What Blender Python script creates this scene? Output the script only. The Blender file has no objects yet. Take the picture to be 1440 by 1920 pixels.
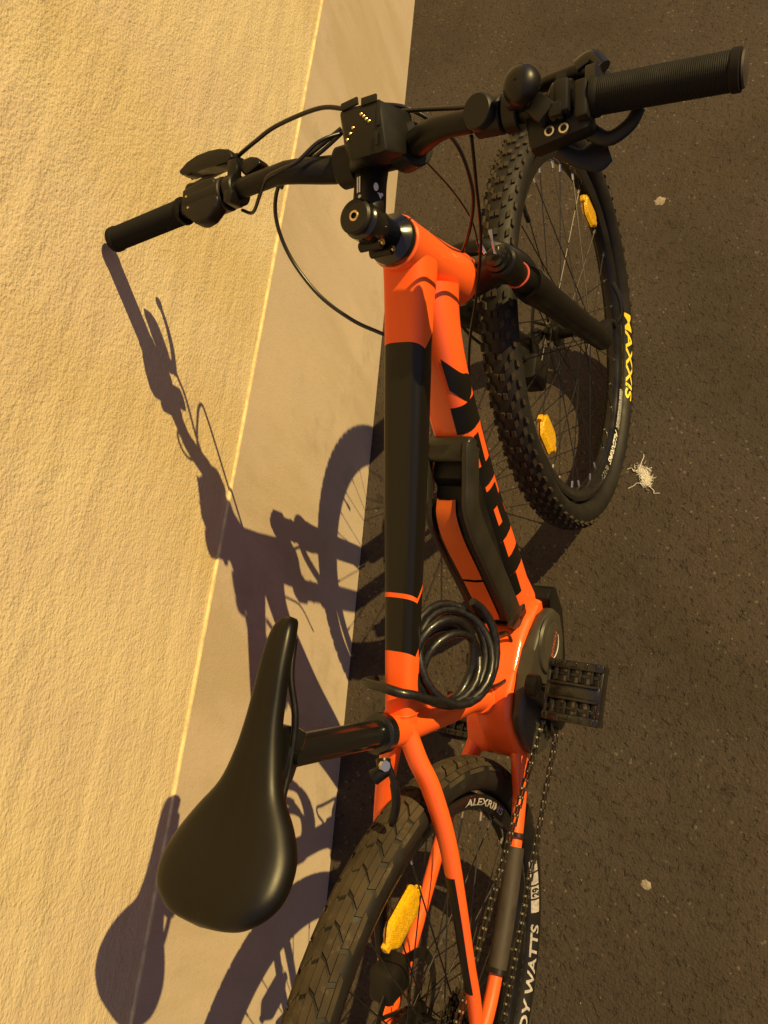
import bpy, bmesh, math, random
from mathutils import Vector, Matrix
random.seed(7)
C = bpy.context.scene.collection
sc = bpy.context.scene
rad = math.radians
V = Vector

# ------------------------------------------------------------------ camera, world, lamp light, exposure
cam_d = bpy.data.cameras.new('camera')
cam = bpy.data.objects.new('camera', cam_d)
C.objects.link(cam)
Rr = [[0.24402926, -0.91302851, -0.32684654], [0.91444988, 0.10444229, 0.38999005], [-0.32284846, -0.39429779, 0.86040579]]
m3 = Matrix(Rr).transposed()
cam.matrix_world = Matrix.Translation((0.2775125, -0.23670059, 1.58370575)) @ m3.to_4x4()
cam_d.sensor_fit = 'VERTICAL'
cam_d.sensor_height = 36
cam_d.lens = 1492.142 / 1920 * 36
cam_d.clip_start = 0.02
cam_d.clip_end = 200
sc.camera = cam

world = bpy.data.worlds.new('World')
sc.world = world
world.use_nodes = True
bg = world.node_tree.nodes['Background']
bg.inputs[0].default_value = (0.76, 0.71, 0.96, 1)
bg.inputs[1].default_value = 0.27

sun_d = bpy.data.lights.new('street_light', 'SUN')
sun_d.energy = 4.85
sun_d.angle = rad(0.45)
sun_d.color = (1.0, 0.735, 0.275)
sun = bpy.data.objects.new('street_light', sun_d)
C.objects.link(sun)
Ld = V((-0.437, 0.578, -0.690))
sun.rotation_euler = Ld.to_track_quat('-Z', 'Y').to_euler()
sun.location = (1.5, -2, 4)

sc.view_settings.view_transform = 'Standard'
sc.view_settings.look = 'None'
sc.view_settings.exposure = 0.3
sc.view_settings.gamma = 1
sc.view_settings.use_curve_mapping = False

# ------------------------------------------------------------------ materials
def mat(name, col, rough=0.5, metal=0.0, coat=0.0, noise=None, bump=None, spec=0.5, wear=None):
    """noise=(scale, amount)  bump=(scale, strength, distance)  wear=(colour, scale, threshold)"""
    m = bpy.data.materials.new(name)
    m.use_nodes = True
    nt = m.node_tree
    b = nt.nodes['Principled BSDF']
    b.inputs['Base Color'].default_value = (*col, 1)
    b.inputs['Roughness'].default_value = rough
    b.inputs['Metallic'].default_value = metal
    b.inputs['Coat Weight'].default_value = coat
    b.inputs['Coat Roughness'].default_value = 0.08
    b.inputs['Specular IOR Level'].default_value = spec
    tc = nt.nodes.new('ShaderNodeTexCoord')
    last = None
    if noise:
        n = nt.nodes.new('ShaderNodeTexNoise')
        n.inputs['Scale'].default_value = noise[0]
        n.inputs['Detail'].default_value = 6
        nt.links.new(tc.outputs['Object'], n.inputs['Vector'])
        mr = nt.nodes.new('ShaderNodeMapRange')
        mr.inputs['From Min'].default_value = 0.3
        mr.inputs['From Max'].default_value = 0.7
        mr.inputs['To Min'].default_value = 1 - noise[1]
        mr.inputs['To Max'].default_value = 1 + noise[1]
        nt.links.new(n.outputs['Fac'], mr.inputs['Value'])
        mx = nt.nodes.new('ShaderNodeVectorMath')
        mx.operation = 'SCALE'
        mx.inputs[0].default_value = col
        nt.links.new(mr.outputs[0], mx.inputs['Scale'])
        last = mx.outputs[0]
        rr = nt.nodes.new('ShaderNodeMapRange')
        rr.inputs['From Min'].default_value = 0.3
        rr.inputs['From Max'].default_value = 0.7
        rr.inputs['To Min'].default_value = max(0.02, rough - 0.07)
        rr.inputs['To Max'].default_value = min(1, rough + 0.10)
        nt.links.new(n.outputs['Fac'], rr.inputs['Value'])
        nt.links.new(rr.outputs[0], b.inputs['Roughness'])
    if wear:
        n2 = nt.nodes.new('ShaderNodeTexNoise')
        n2.inputs['Scale'].default_value = wear[1]
        n2.inputs['Detail'].default_value = 8
        n2.inputs['Roughness'].default_value = 0.75
        nt.links.new(tc.outputs['Object'], n2.inputs['Vector'])
        mr2 = nt.nodes.new('ShaderNodeMapRange')
        mr2.inputs['From Min'].default_value = wear[2]
        mr2.inputs['From Max'].default_value = wear[2] + 0.12
        nt.links.new(n2.outputs['Fac'], mr2.inputs['Value'])
        mm = nt.nodes.new('ShaderNodeMix')
        mm.data_type = 'RGBA'
        nt.links.new(mr2.outputs[0], mm.inputs[0])
        if last: nt.links.new(last, mm.inputs[6])
        else: mm.inputs[6].default_value = (*col, 1)
        mm.inputs[7].default_value = (*wear[0], 1)
        last = mm.outputs[2]
    if last: nt.links.new(last, b.inputs['Base Color'])
    if bump:
        n3 = nt.nodes.new('ShaderNodeTexNoise')
        n3.inputs['Scale'].default_value = bump[0]
        n3.inputs['Detail'].default_value = 4
        nt.links.new(tc.outputs['Object'], n3.inputs['Vector'])
        bp = nt.nodes.new('ShaderNodeBump')
        bp.inputs['Strength'].default_value = bump[1]
        bp.inputs['Distance'].default_value = bump[2]
        nt.links.new(n3.outputs['Fac'], bp.inputs['Height'])
        nt.links.new(bp.outputs[0], b.inputs['Normal'])
    return m

M = {}
ORANGE = (0.93, 0.120, 0.016)
M['orange'] = mat('orange_paint', ORANGE, 0.38, coat=0.35, noise=(9, 0.06), bump=(900, 0.05, 0.0004), wear=((0.30, 0.10, 0.05), 60, 0.70))
M['orange_pl'] = mat('satin_orange_plastic', (0.60, 0.105, 0.008), 0.5, noise=(30, 0.08), bump=(1500, 0.1, 0.0003))
M['black_paint'] = mat('matt_black_paint', (0.0065, 0.0055, 0.0040), 0.38, spec=0.28, noise=(14, 0.25))
M['gloss'] = mat('gloss_black', (0.006, 0.006, 0.006), 0.22, coat=0.3)
M['anod'] = mat('black_anodised', (0.006, 0.005, 0.004), 0.34, metal=0.1, spec=0.4, noise=(40, 0.2))
M['bar'] = mat('matt_bar_black', (0.0065, 0.0052, 0.0040), 0.42, spec=0.3, noise=(25, 0.25), bump=(1500, 0.08, 0.0003))
M['plastic'] = mat('grey_black_plastic', (0.008, 0.0068, 0.0048), 0.46, spec=0.35, noise=(30, 0.25), bump=(1800, 0.15, 0.0003))
M['plastic_gr'] = mat('grey_plastic', (0.042, 0.036, 0.025), 0.42, noise=(30, 0.15), bump=(1800, 0.12, 0.0003))
M['batt'] = mat('battery_shell', (0.020, 0.0175, 0.012), 0.38, noise=(30, 0.15), bump=(1800, 0.1, 0.0003))
M['grip'] = mat('ribbed_rubber', (0.0045, 0.0036, 0.0028), 0.7, spec=0.25, noise=(60, 0.3))
M['rubber'] = mat('tyre_rubber', (0.038, 0.028, 0.017), 0.80, spec=0.25, noise=(35, 0.35), bump=(500, 0.35, 0.0006), wear=((0.075, 0.056, 0.035), 45, 0.60))
M['rubber_worn'] = mat('worn_dusty_rubber', (0.046, 0.034, 0.021), 0.85, spec=0.2, noise=(22, 0.35), bump=(350, 0.5, 0.0010), wear=((0.095, 0.072, 0.045), 30, 0.56))
M['rubber_dark'] = mat('tyre_rubber_side', (0.0095, 0.0075, 0.0055), 0.6, spec=0.35, noise=(30, 0.3), bump=(700, 0.15, 0.0004), wear=((0.07, 0.06, 0.045), 30, 0.64))
M['rim'] = mat('black_rim', (0.010, 0.009, 0.009), 0.30, metal=0.2, noise=(30, 0.3), wear=((0.09, 0.08, 0.06), 90, 0.66))
M['steel'] = mat('spoke_steel', (0.07, 0.065, 0.06), 0.35, metal=0.9)
M['bright'] = mat('bright_steel', (0.72, 0.68, 0.60), 0.25, metal=1.0)
M['chain'] = mat('chain_steel', (0.10, 0.09, 0.07), 0.35, metal=0.9, noise=(300, 0.5))
M['saddle'] = mat('saddle_vinyl', (0.0042, 0.0032, 0.0018), 0.40, spec=0.35, noise=(18, 0.2), bump=(2200, 0.10, 0.0002))
def amber():
    m = mat('amber_reflector', (0.88, 0.47, 0.004), 0.16, coat=0.7)
    nt = m.node_tree; N = nt.nodes; L = nt.links; b = N['Principled BSDF']
    tc = N.new('ShaderNodeTexCoord')
    v = N.new('ShaderNodeTexVoronoi'); v.distance = 'CHEBYCHEV'; v.inputs['Scale'].default_value = 480; v.inputs['Randomness'].default_value = 0.15
    L.new(tc.outputs['Object'], v.inputs['Vector'])
    bp = N.new('ShaderNodeBump'); bp.inputs['Strength'].default_value = 0.7; bp.inputs['Distance'].default_value = 0.0014
    L.new(v.outputs['Distance'], bp.inputs['Height']); L.new(bp.outputs[0], b.inputs['Normal'])
    sc_ = N.new('ShaderNodeSeparateColor'); L.new(v.outputs['Color'], sc_.inputs[0])
    mr = N.new('ShaderNodeMapRange'); mr.inputs['To Min'].default_value = 0.7; mr.inputs['To Max'].default_value = 1.1; L.new(sc_.outputs[0], mr.inputs['Value'])
    vm = N.new('ShaderNodeVectorMath'); vm.operation = 'SCALE'; vm.inputs[0].default_value = (0.88, 0.47, 0.004); L.new(mr.outputs[0], vm.inputs['Scale'])
    L.new(vm.outputs[0], b.inputs['Base Color'])
    return m
M['amber'] = amber()
M['white'] = mat('white_print', (0.75, 0.72, 0.66), 0.5)
M['greyp'] = mat('grey_print', (0.42, 0.38, 0.36), 0.5, noise=(200, 0.3))
M['yellow'] = mat('yellow_print', (0.92, 0.62, 0.02), 0.5)
M['red'] = mat('red_print', (0.75, 0.10, 0.06), 0.4)
M['brass'] = mat('brass_pin', (0.85, 0.62, 0.28), 0.25, metal=1.0)
M['lockc'] = mat('braided_lock_cable', (0.008, 0.0065, 0.005), 0.38, coat=0.15, noise=(200, 0.3))
M['hose'] = mat('black_hose', (0.012, 0.011, 0.011), 0.3)
M['guard'] = mat('neoprene_guard', (0.036, 0.026, 0.019), 0.65, noise=(50, 0.25), bump=(900, 0.3, 0.0006))
M['fibre'] = mat('white_fibre', (0.80, 0.76, 0.68), 0.8)
M['gum'] = mat('trodden_gum', (0.24, 0.20, 0.16), 0.9, noise=(150, 0.3), bump=(300, 0.6, 0.002))

# braided look of the lock cable: oblique stripes in the bump
# ------------------------------------------------------------------ object helpers
def link(name, me, m, parent=None, mtx=None):
    o = bpy.data.objects.new(name, me)
    C.objects.link(o)
    if m is not None and me is not None and not me.materials:
        for k in (m if isinstance(m, (list, tuple)) else [m]):
            me.materials.append(M[k])
    if parent: o.parent = parent
    if mtx is not None: o.matrix_local = mtx
    return o

class MB:
    """collects vertices and faces (with material slots) for ONE mesh"""
    def __init__(s): s.v, s.f, s.mi = [], [], []
    def add(s, vs, fs, mi=0):
        o = len(s.v)
        s.v += [tuple(x) for x in vs]
        s.f += [tuple(i + o for i in f) for f in fs]
        s.mi += [mi] * len(fs)
        return s
    def mesh(s, name, sharp=38):
        me = bpy.data.meshes.new(name)
        me.from_pydata(s.v, [], s.f)
        me.polygons.foreach_set('material_index', s.mi)
        me.polygons.foreach_set('use_smooth', [True] * len(s.f))
        bm = bmesh.new(); bm.from_mesh(me)
        bmesh.ops.recalc_face_normals(bm, faces=bm.faces)
        bm.to_mesh(me); bm.free()
        me.set_sharp_from_angle(angle=rad(sharp))
        return me
    def obj(s, name, m, parent=None, mtx=None, sharp=38):
        return link(name, s.mesh(name, sharp), m, parent, mtx)

def cr(pts, k=6):
    """Catmull-Rom through the points (tuples of any length)"""
    P = [tuple(p) for p in pts]
    P = [tuple(2 * a - b for a, b in zip(P[0], P[1]))] + P + [tuple(2 * a - b for a, b in zip(P[-1], P[-2]))]
    out = []
    for i in range(1, len(P) - 2):
        for j in range(k):
            t = j / k
            out.append(tuple(0.5 * (2 * b + (c - a) * t + (2 * a - 5 * b + 4 * c - d) * t * t + (3 * b - a - 3 * c + d) * t ** 3)
                             for a, b, c, d in zip(P[i - 1], P[i], P[i + 1], P[i + 2])))
    out.append(P[-2])
    return out

def add_tube(mb, pts, r, seg=10, caps=True, mi=0, round_end=False):
    pts = [V(p) for p in pts]
    n = len(pts)
    rs = list(r) if isinstance(r, (list, tuple)) else [r] * n
    if round_end:
        def cap_pts(p, d, r0):
            return [(p + d * r0 * math.sin(a), r0 * math.cos(a)) for a in (rad(30), rad(60), rad(85))]
        d1 = (pts[-1] - pts[-2]).normalized(); d0 = (pts[0] - pts[1]).normalized()
        e = cap_pts(pts[-1], d1, rs[-1]); s0 = cap_pts(pts[0], d0, rs[0])[::-1]
        pts = [q[0] for q in s0] + pts + [q[0] for q in e]
        rs = [q[1] for q in s0] + rs + [q[1] for q in e]
        n = len(pts)
    T = []
    for i in range(n):
        a = pts[max(0, i - 1)]; b = pts[min(n - 1, i + 1)]
        d = b - a
        T.append(d.normalized() if d.length > 1e-9 else V((0, 0, 1)))
    u = T[0].orthogonal().normalized()
    vs, fs = [], []
    for i in range(n):
        u = (u - T[i] * u.dot(T[i]))
        if u.length < 1e-6: u = T[i].orthogonal()
        u.normalize()
        w = T[i].cross(u)
        for j in range(seg):
            a = 2 * math.pi * j / seg
            vs.append(pts[i] + (u * math.cos(a) + w * math.sin(a)) * rs[i])
    for i in range(n - 1):
        for j in range(seg):
            k = (j + 1) % seg
            fs.append((i * seg + j, i * seg + k, (i + 1) * seg + k, (i + 1) * seg + j))
    if caps:
        fs.append(tuple(range(seg))[::-1])
        fs.append(tuple((n - 1) * seg + j for j in range(seg)))
    mb.add(vs, fs, mi)
    return mb

def sect_pt(c, t, side, w, h, ang, n):
    """point on a superellipse section; ang=0 -> +side, 90 -> up"""
    up = side.cross(t).normalized()
    if up.z < 0 and abs(t.z) < 0.999: up = -up
    ca, sa = math.cos(ang), math.sin(ang)
    x = math.copysign(abs(ca) ** (2 / n), ca) * w / 2
    y = math.copysign(abs(sa) ** (2 / n), sa) * h / 2
    return c + side * x + up * y

def loft_ring(pts, i):
    n = len(pts)
    a = V(pts[max(0, i - 1)][:3]); b = V(pts[min(n - 1, i + 1)][:3])
    return (b - a).normalized()

def add_loft(mb, st, n=2.6, seg=24, mi=0, side0=V((0, 1, 0))):
    """st: stations (x,y,z,w,h)"""
    vs, fs = [], []
    N = len(st)
    for i, s in enumerate(st):
        t = loft_ring(st, i)
        side = (side0 - t * side0.dot(t)).normalized()
        for j in range(seg):
            vs.append(sect_pt(V(s[:3]), t, side, s[3], s[4], 2 * math.pi * j / seg, n))
    for i in range(N - 1):
        for j in range(seg):
            k = (j + 1) % seg
            fs.append((i * seg + j, i * seg + k, (i + 1) * seg + k, (i + 1) * seg + j))
    fs.append(tuple(range(seg))); fs.append(tuple((N - 1) * seg + j for j in range(seg)))
    mb.add(vs, fs, mi)
    return mb

def add_lathe(mb, o, ax, prof, seg=28, mi=0, closed=False):
    """prof: list of (along, radius)"""
    o = V(o); ax = V(ax).normalized()
    u = ax.orthogonal().normalized(); w = ax.cross(u)
    vs, fs = [], []
    for (h, r) in prof:
        for j in range(seg):
            a = 2 * math.pi * j / seg
            vs.append(o + ax * h + (u * math.cos(a) + w * math.sin(a)) * max(r, 1e-5))
    N = len(prof)
    for i in range(N if closed else N - 1):
        i2 = (i + 1) % N
        for j in range(seg):
            k = (j + 1) % seg
            fs.append((i * seg + j, i * seg + k, i2 * seg + k, i2 * seg + j))
    if not closed:
        fs.append(tuple(range(seg))[::-1]); fs.append(tuple((N - 1) * seg + j for j in range(seg)))
    mb.add(vs, fs, mi)
    return mb

def bm_into(mb, bm, mtx=None, mi=0):
    bm.verts.ensure_lookup_table()
    vs = [(mtx @ v.co if mtx else v.co) for v in bm.verts]
    idx = {v: i for i, v in enumerate(bm.verts)}
    fs = [tuple(idx[v] for v in f.verts) for f in bm.faces]
    mb.add(vs, fs, mi)
    bm.free()
    return mb

def add_box(mb, c, s, rot=None, bev=0.002, mi=0, taper=None, seg=2):
    bm = bmesh.new()
    bmesh.ops.create_cube(bm, size=1)
    for v in bm.verts:
        k = 1.0
        if taper and v.co.z > 0: k = taper
        v.co = V((v.co.x * s[0] * k, v.co.y * s[1] * k, v.co.z * s[2]))
    if bev: bmesh.ops.bevel(bm, geom=bm.edges[:], offset=bev, segments=seg, affect='EDGES', profile=0.5)
    m = Matrix.Translation(c)
    if rot is not None: m = m @ rot
    return bm_into(mb, bm, m, mi)

def add_prism(mb, poly, d0, d1, fn, bev=0.003, mi=0, seg=2):
    """poly: 2D outline; fn(a,b,d)->3D; extruded from d0 to d1"""
    bm = bmesh.new()
    lo = [bm.verts.new((a, b, d0)) for a, b in poly]
    hi = [bm.verts.new((a, b, d1)) for a, b in poly]
    bm.faces.new(lo[::-1]); bm.faces.new(hi)
    n = len(poly)
    for i in range(n): bm.faces.new((lo[i], lo[(i + 1) % n], hi[(i + 1) % n], hi[i]))
    if bev: bmesh.ops.bevel(bm, geom=bm.edges[:], offset=bev, segments=seg, affect='EDGES', profile=0.5, clamp_overlap=True)
    for v in bm.verts: v.co = V(fn(*v.co))
    return bm_into(mb, bm, None, mi)

XZ = lambda a, b, d: (a, d, b)

def text_geo(s, size=1.0, shear=0.0, cuts=1, bold=0.0):
    cu = bpy.data.curves.new('text', 'FONT')
    cu.body = s; cu.size = size; cu.shear = shear
    cu.resolution_u = 3
    cu.offset = bold
    ob = bpy.data.objects.new('text', cu)
    me = bpy.data.meshes.new_from_object(ob)
    bm = bmesh.new(); bm.from_mesh(me)
    bmesh.ops.triangulate(bm, faces=bm.faces[:])
    for _ in range(cuts):
        bmesh.ops.subdivide_edges(bm, edges=bm.edges[:], cuts=1)
    vs = [v.co.copy() for v in bm.verts]
    idx = {v: i for i, v in enumerate(bm.verts)}
    fs = [tuple(idx[v] for v in f.verts) for f in bm.faces]
    bm.free()
    bpy.data.objects.remove(ob); bpy.data.meshes.remove(me); bpy.data.curves.remove(cu)
    x0 = min(v.x for v in vs); x1 = max(v.x for v in vs); y0 = min(v.y for v in vs); y1 = max(v.y for v in vs)
    return [((v.x - x0) / (x1 - x0), (v.y - y0) / (y1 - y0)) for v in vs], fs

def thing(name, label, cat, mtx=None):
    o = bpy.data.objects.new(name, None)
    C.objects.link(o)
    o.empty_display_size = 0.1
    o['label'] = label; o['category'] = cat
    if mtx is not None: o.matrix_world = mtx
    return o

# ------------------------------------------------------------------ the wall and the street
W0, WY = 0.3824, 0.1772
wd = V((1, WY, 0)).normalized()          # along the wall
wn = V((WY, -1, 0)).normalized()         # out of the wall, towards the street
def wall_pt(s, out, z):
    """s metres along the wall from its foot point beside the rear wheel"""
    return V((0, W0, 0)) + wd * s + wn * out + V((0, 0, z))
def ledge_z(s): return 0.5858 - 0.026 * s

def node_wall(name, kind):
    m = bpy.data.materials.new(name); m.use_nodes = True
    nt = m.node_tree; N = nt.nodes; L = nt.links
    b = N['Principled BSDF']
    b.inputs['Roughness'].default_value = 0.88
    b.inputs['Specular IOR Level'].default_value = 0.2
    tc = N.new('ShaderNodeTexCoord')
    def noise(scale, detail=5, rough=0.55, vec=None):
        n = N.new('ShaderNodeTexNoise')
        n.inputs['Scale'].default_value = scale; n.inputs['Detail'].default_value = detail
        n.inputs['Roughness'].default_value = rough
        L.new(vec if vec else tc.outputs['Object'], n.inputs['Vector'])
        return n.outputs['Fac']
    def mapv(sx, sy, sz):
        mp = N.new('ShaderNodeMapping'); mp.inputs['Scale'].default_value = (sx, sy, sz)
        L.new(tc.outputs['Object'], mp.inputs['Vector']); return mp.outputs[0]
    def rng(v, a, b_, c=0., d=1.):
        r = N.new('ShaderNodeMapRange')
        for k, x in zip(('From Min', 'From Max', 'To Min', 'To Max'), (a, b_, c, d)): r.inputs[k].default_value = x
        L.new(v, r.inputs['Value']); return r.outputs[0]
    def mix(f, a, b_):
        x = N.new('ShaderNodeMix'); x.data_type = 'RGBA'; L.new(f, x.inputs[0])
        for i, c in ((6, a), (7, b_)):
            if isinstance(c, tuple): x.inputs[i].default_value = (*c, 1)
            else: L.new(c, x.inputs[i])
        return x.outputs[2]
    def madd(a, k, b_):
        x = N.new('ShaderNodeMath'); x.operation = 'MULTIPLY_ADD'; L.new(a, x.inputs[0]); x.inputs[1].default_value = k
        if b_ is None: x.inputs[2].default_value = 0
        else: L.new(b_, x.inputs[2])
        return x.outputs[0]
    if kind == 'render':
        c = mix(rng(noise(5, 6), 0.35, 0.65), (0.585, 0.485, 0.315), (0.535, 0.425, 0.300))
        c = mix(rng(noise(2.2, 5, 0.6, mapv(1.5, 1.5, 0.55)), 0.50, 0.72), c, (0.53, 0.42, 0.235))
        c = mix(rng(noise(260, 3), 0.62, 0.75, 0, 0.35), c, (0.36, 0.28, 0.18))
        # horizontal trowelled waves with grainy lumps
        g = noise(215, 1.5, 0.5, mapv(.8, .8, 1.1))
        w = noise(13, 2, 0.5, mapv(0.30, 0.30, 1.6))
        h = madd(g, 0.75, madd(w, 2.2, madd(noise(60, 2, 0.5, mapv(.7, .7, 1)), .8, madd(noise(400, 2, 0.5), 0.42, None))))
        bp = N.new('ShaderNodeBump'); bp.inputs['Strength'].default_value = 0.62; bp.inputs['Distance'].default_value = 0.0040
    elif kind == 'plinth':
        c = mix(rng(noise(4, 6), 0.35, 0.65), (0.50, 0.405, 0.320), (0.46, 0.375, 0.300))
        c = mix(rng(noise(3, 7, 0.6, mapv(1.6, 1.6, 0.4)), 0.45, 0.62), c, (0.41, 0.33, 0.245))
        c = mix(rng(noise(5, 7, 0.65, mapv(1.3, 1.3, 0.5)), 0.52, 0.66, 0, .8), c, (0.47, 0.38, 0.32))
        c = mix(rng(noise(7, 8, 0.7), 0.56, 0.70, 0, 0.55), c, (0.33, 0.27, 0.20))
        c = mix(rng(noise(240, 3, 0.6), 0.60, 0.70, 0, 0.45), c, (0.30, 0.24, 0.18))
        g = noise(300, 3, 0.6)
        w = noise(14, 4, 0.55)
        h = madd(g, 0.55, madd(w, 1.2, madd(noise(60, 3, 0.6, mapv(1, 1, .35)), 0.5, None)))
        bp = N.new('ShaderNodeBump'); bp.inputs['Strength'].default_value = 0.55; bp.inputs['Distance'].default_value = 0.002
    elif kind == 'edge':
        c = mix(rng(noise(60, 6), 0.35, 0.7), (0.78, 0.62, 0.34), (0.50, 0.40, 0.24))
        h = noise(160, 4)
        bp = N.new('ShaderNodeBump'); bp.inputs['Strength'].default_value = 0.8; bp.inputs['Distance'].default_value = 0.002
    else:  # asphalt
        v = N.new('ShaderNodeTexVoronoi'); v.inputs['Scale'].default_value = 230
        L.new(tc.outputs['Object'], v.inputs['Vector'])
        sepc = N.new('ShaderNodeSeparateColor'); L.new(v.outputs['Color'], sepc.inputs[0])
        c = mix(rng(noise(2.5, 5), 0.35, 0.65), (0.047, 0.035, 0.025), (0.046, 0.036, 0.032))
        c = mix(rng(sepc.outputs[0], 0.0, 1.0, 0.0, 0.45), c, (0.075, 0.056, 0.042))
        c = mix(rng(sepc.outputs[1], 0.988, 0.992, 0, 0.7), c, (0.14, 0.12, 0.09))
        c = mix(rng(noise(13, 7, 0.7), 0.60, 0.68, 0, 0.75), c, (0.024, 0.018, 0.014))
        c = mix(rng(noise(95, 3, 0.6), 0.61, 0.69, 0, 0.9), c, (0.012, 0.009, 0.006))
        c = mix(rng(noise(2.2, 6, 0.65), 0.45, 0.65, 0, 0.7), c, (0.032, 0.024, 0.016))
        c = mix(rng(noise(4.5, 5, 0.65), 0.58, 0.70, 0, 0.6), c, (0.058, 0.047, 0.041))
        b.inputs['Roughness'].default_value = 0.8
        h = madd(v.outputs['Distance'], -0.5, madd(rng(noise(70, 4, 0.6), 0.56, 0.68), -1.3, madd(noise(150, 4, 0.65), 1.0, madd(noise(22, 4), 1.6, None))))
        bp = N.new('ShaderNodeBump'); bp.inputs['Strength'].default_value = 0.65; bp.inputs['Distance'].default_value = 0.0030
    L.new(c, b.inputs['Base Color'])
    L.new(h, bp.inputs['Height']); L.new(bp.outputs[0], b.inputs['Normal'])
    return m
M['render'] = node_wall('trowelled_render', 'render')
M['plinth'] = node_wall('smooth_cement_plinth', 'plinth')
M['edge'] = node_wall('plinth_top_edge', 'edge')
M['asphalt'] = node_wall('asphalt', 'asphalt')

g = MB()
g.add([(-30, -30, 0), (40, -30, 0), (40, 30, 0), (-30, 30, 0)], [(0, 1, 2, 3)])
o = g.obj('street', 'asphalt'); o['kind'] = 'structure'
o['label'] = 'worn dark asphalt of the street beside the wall'

wall = thing('house_wall', 'cream rendered house wall with a smooth grey plinth behind the leaning bicycle', 'wall', Matrix.Translation((0, W0, 0)))
inv = wall.matrix_world.inverted()
def wall_grid(name, m, f, s0, s1, n, rows):
    mb = MB(); vs = []; fs = []
    for i in range(n + 1):
        s = s0 + (s1 - s0) * i / n
        for r in rows(s): vs.append(inv @ wall_pt(s, *r))
    k = len(rows(0))
    for i in range(n):
        for j in range(k - 1):
            fs.append((i * k + j, i * k + j + 1, (i + 1) * k + j + 1, (i + 1) * k + j))
    mb.add(vs, fs)
    return mb.obj(name, m, wall, sharp=25)
rn = random.Random(3)
wob = [rn.uniform(-1, 1) for _ in range(4001)]
def wobble(s, amp):
    x = (s + 8) * 90; i = int(x) % 4000; f = x - int(x)
    return amp * (wob[i] * (1 - f) + wob[(i + 1) % 4000] * f)
# plinth face, its rough top edge, the render set 7 mm back
wall_grid('plinth', 'plinth', None, -3, 14, 60, lambda s: [(0.0, -0.05), (0.0, ledge_z(s))])
wall_grid('plinth_edge', 'edge', None, -1.2, 6, 900, lambda s: [(0.0003, ledge_z(s) - 0.0015 + wobble(s, 0.0006)), (-0.0005, ledge_z(s) + 0.0006), (-0.0034 + wobble(s + 3, 0.0009), ledge_z(s) + 0.0016 + wobble(s + 1, 0.0010)), (-0.0065, ledge_z(s) + 0.001)])
wall_grid('render_coat', 'render', None, -3, 14, 80, lambda s: [(-0.0042, ledge_z(s) - 0.01), (-0.0042, 5.5)])

# ------------------------------------------------------------------ the bicycle: frame of reference
LEAN, STEER, R = 0.1482, 0.0546, 0.3651
WB, BBX, BBZ = 1.1276, 0.4508, 0.3126
STA, LS, LP = 1.2907, 0.3948, 0.1972
HA, OFF, HB, HT, CAPH = 1.1874, 0.0443, 0.4729, 0.1613, 0.0837
STEM, STZ, BW, RISE, SWEEP = 0.0739, 0.0488, 0.3705, 0.032, 0.0291
HTOP = HB + HT
c_, s_ = math.cos(LEAN), math.sin(LEAN)
bike = thing('electric_mountain_bike', 'orange and black electric mountain bike leaning with its left grip against the wall', 'bicycle',
             Matrix.Rotation(-LEAN, 4, 'X'))
# steering frame: x forward, y left, z up the steering axis, origin level with the front axle
u_ = V((-math.cos(HA), 0, math.sin(HA))); fw = V((math.sin(HA), 0, math.cos(HA)))
Of = V((WB, 0, R)) - fw * OFF
dF = fw * math.cos(STEER) + V((0, 1, 0)) * math.sin(STEER)
dL = -fw * math.sin(STEER) + V((0, 1, 0)) * math.cos(STEER)
ST = Matrix.Translation(Of) @ Matrix((dF, dL, u_)).transposed().to_4x4()
FWM = Matrix.Translation(Of + dF * OFF) @ Matrix((dF, dL, u_)).transposed().to_4x4()

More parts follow.
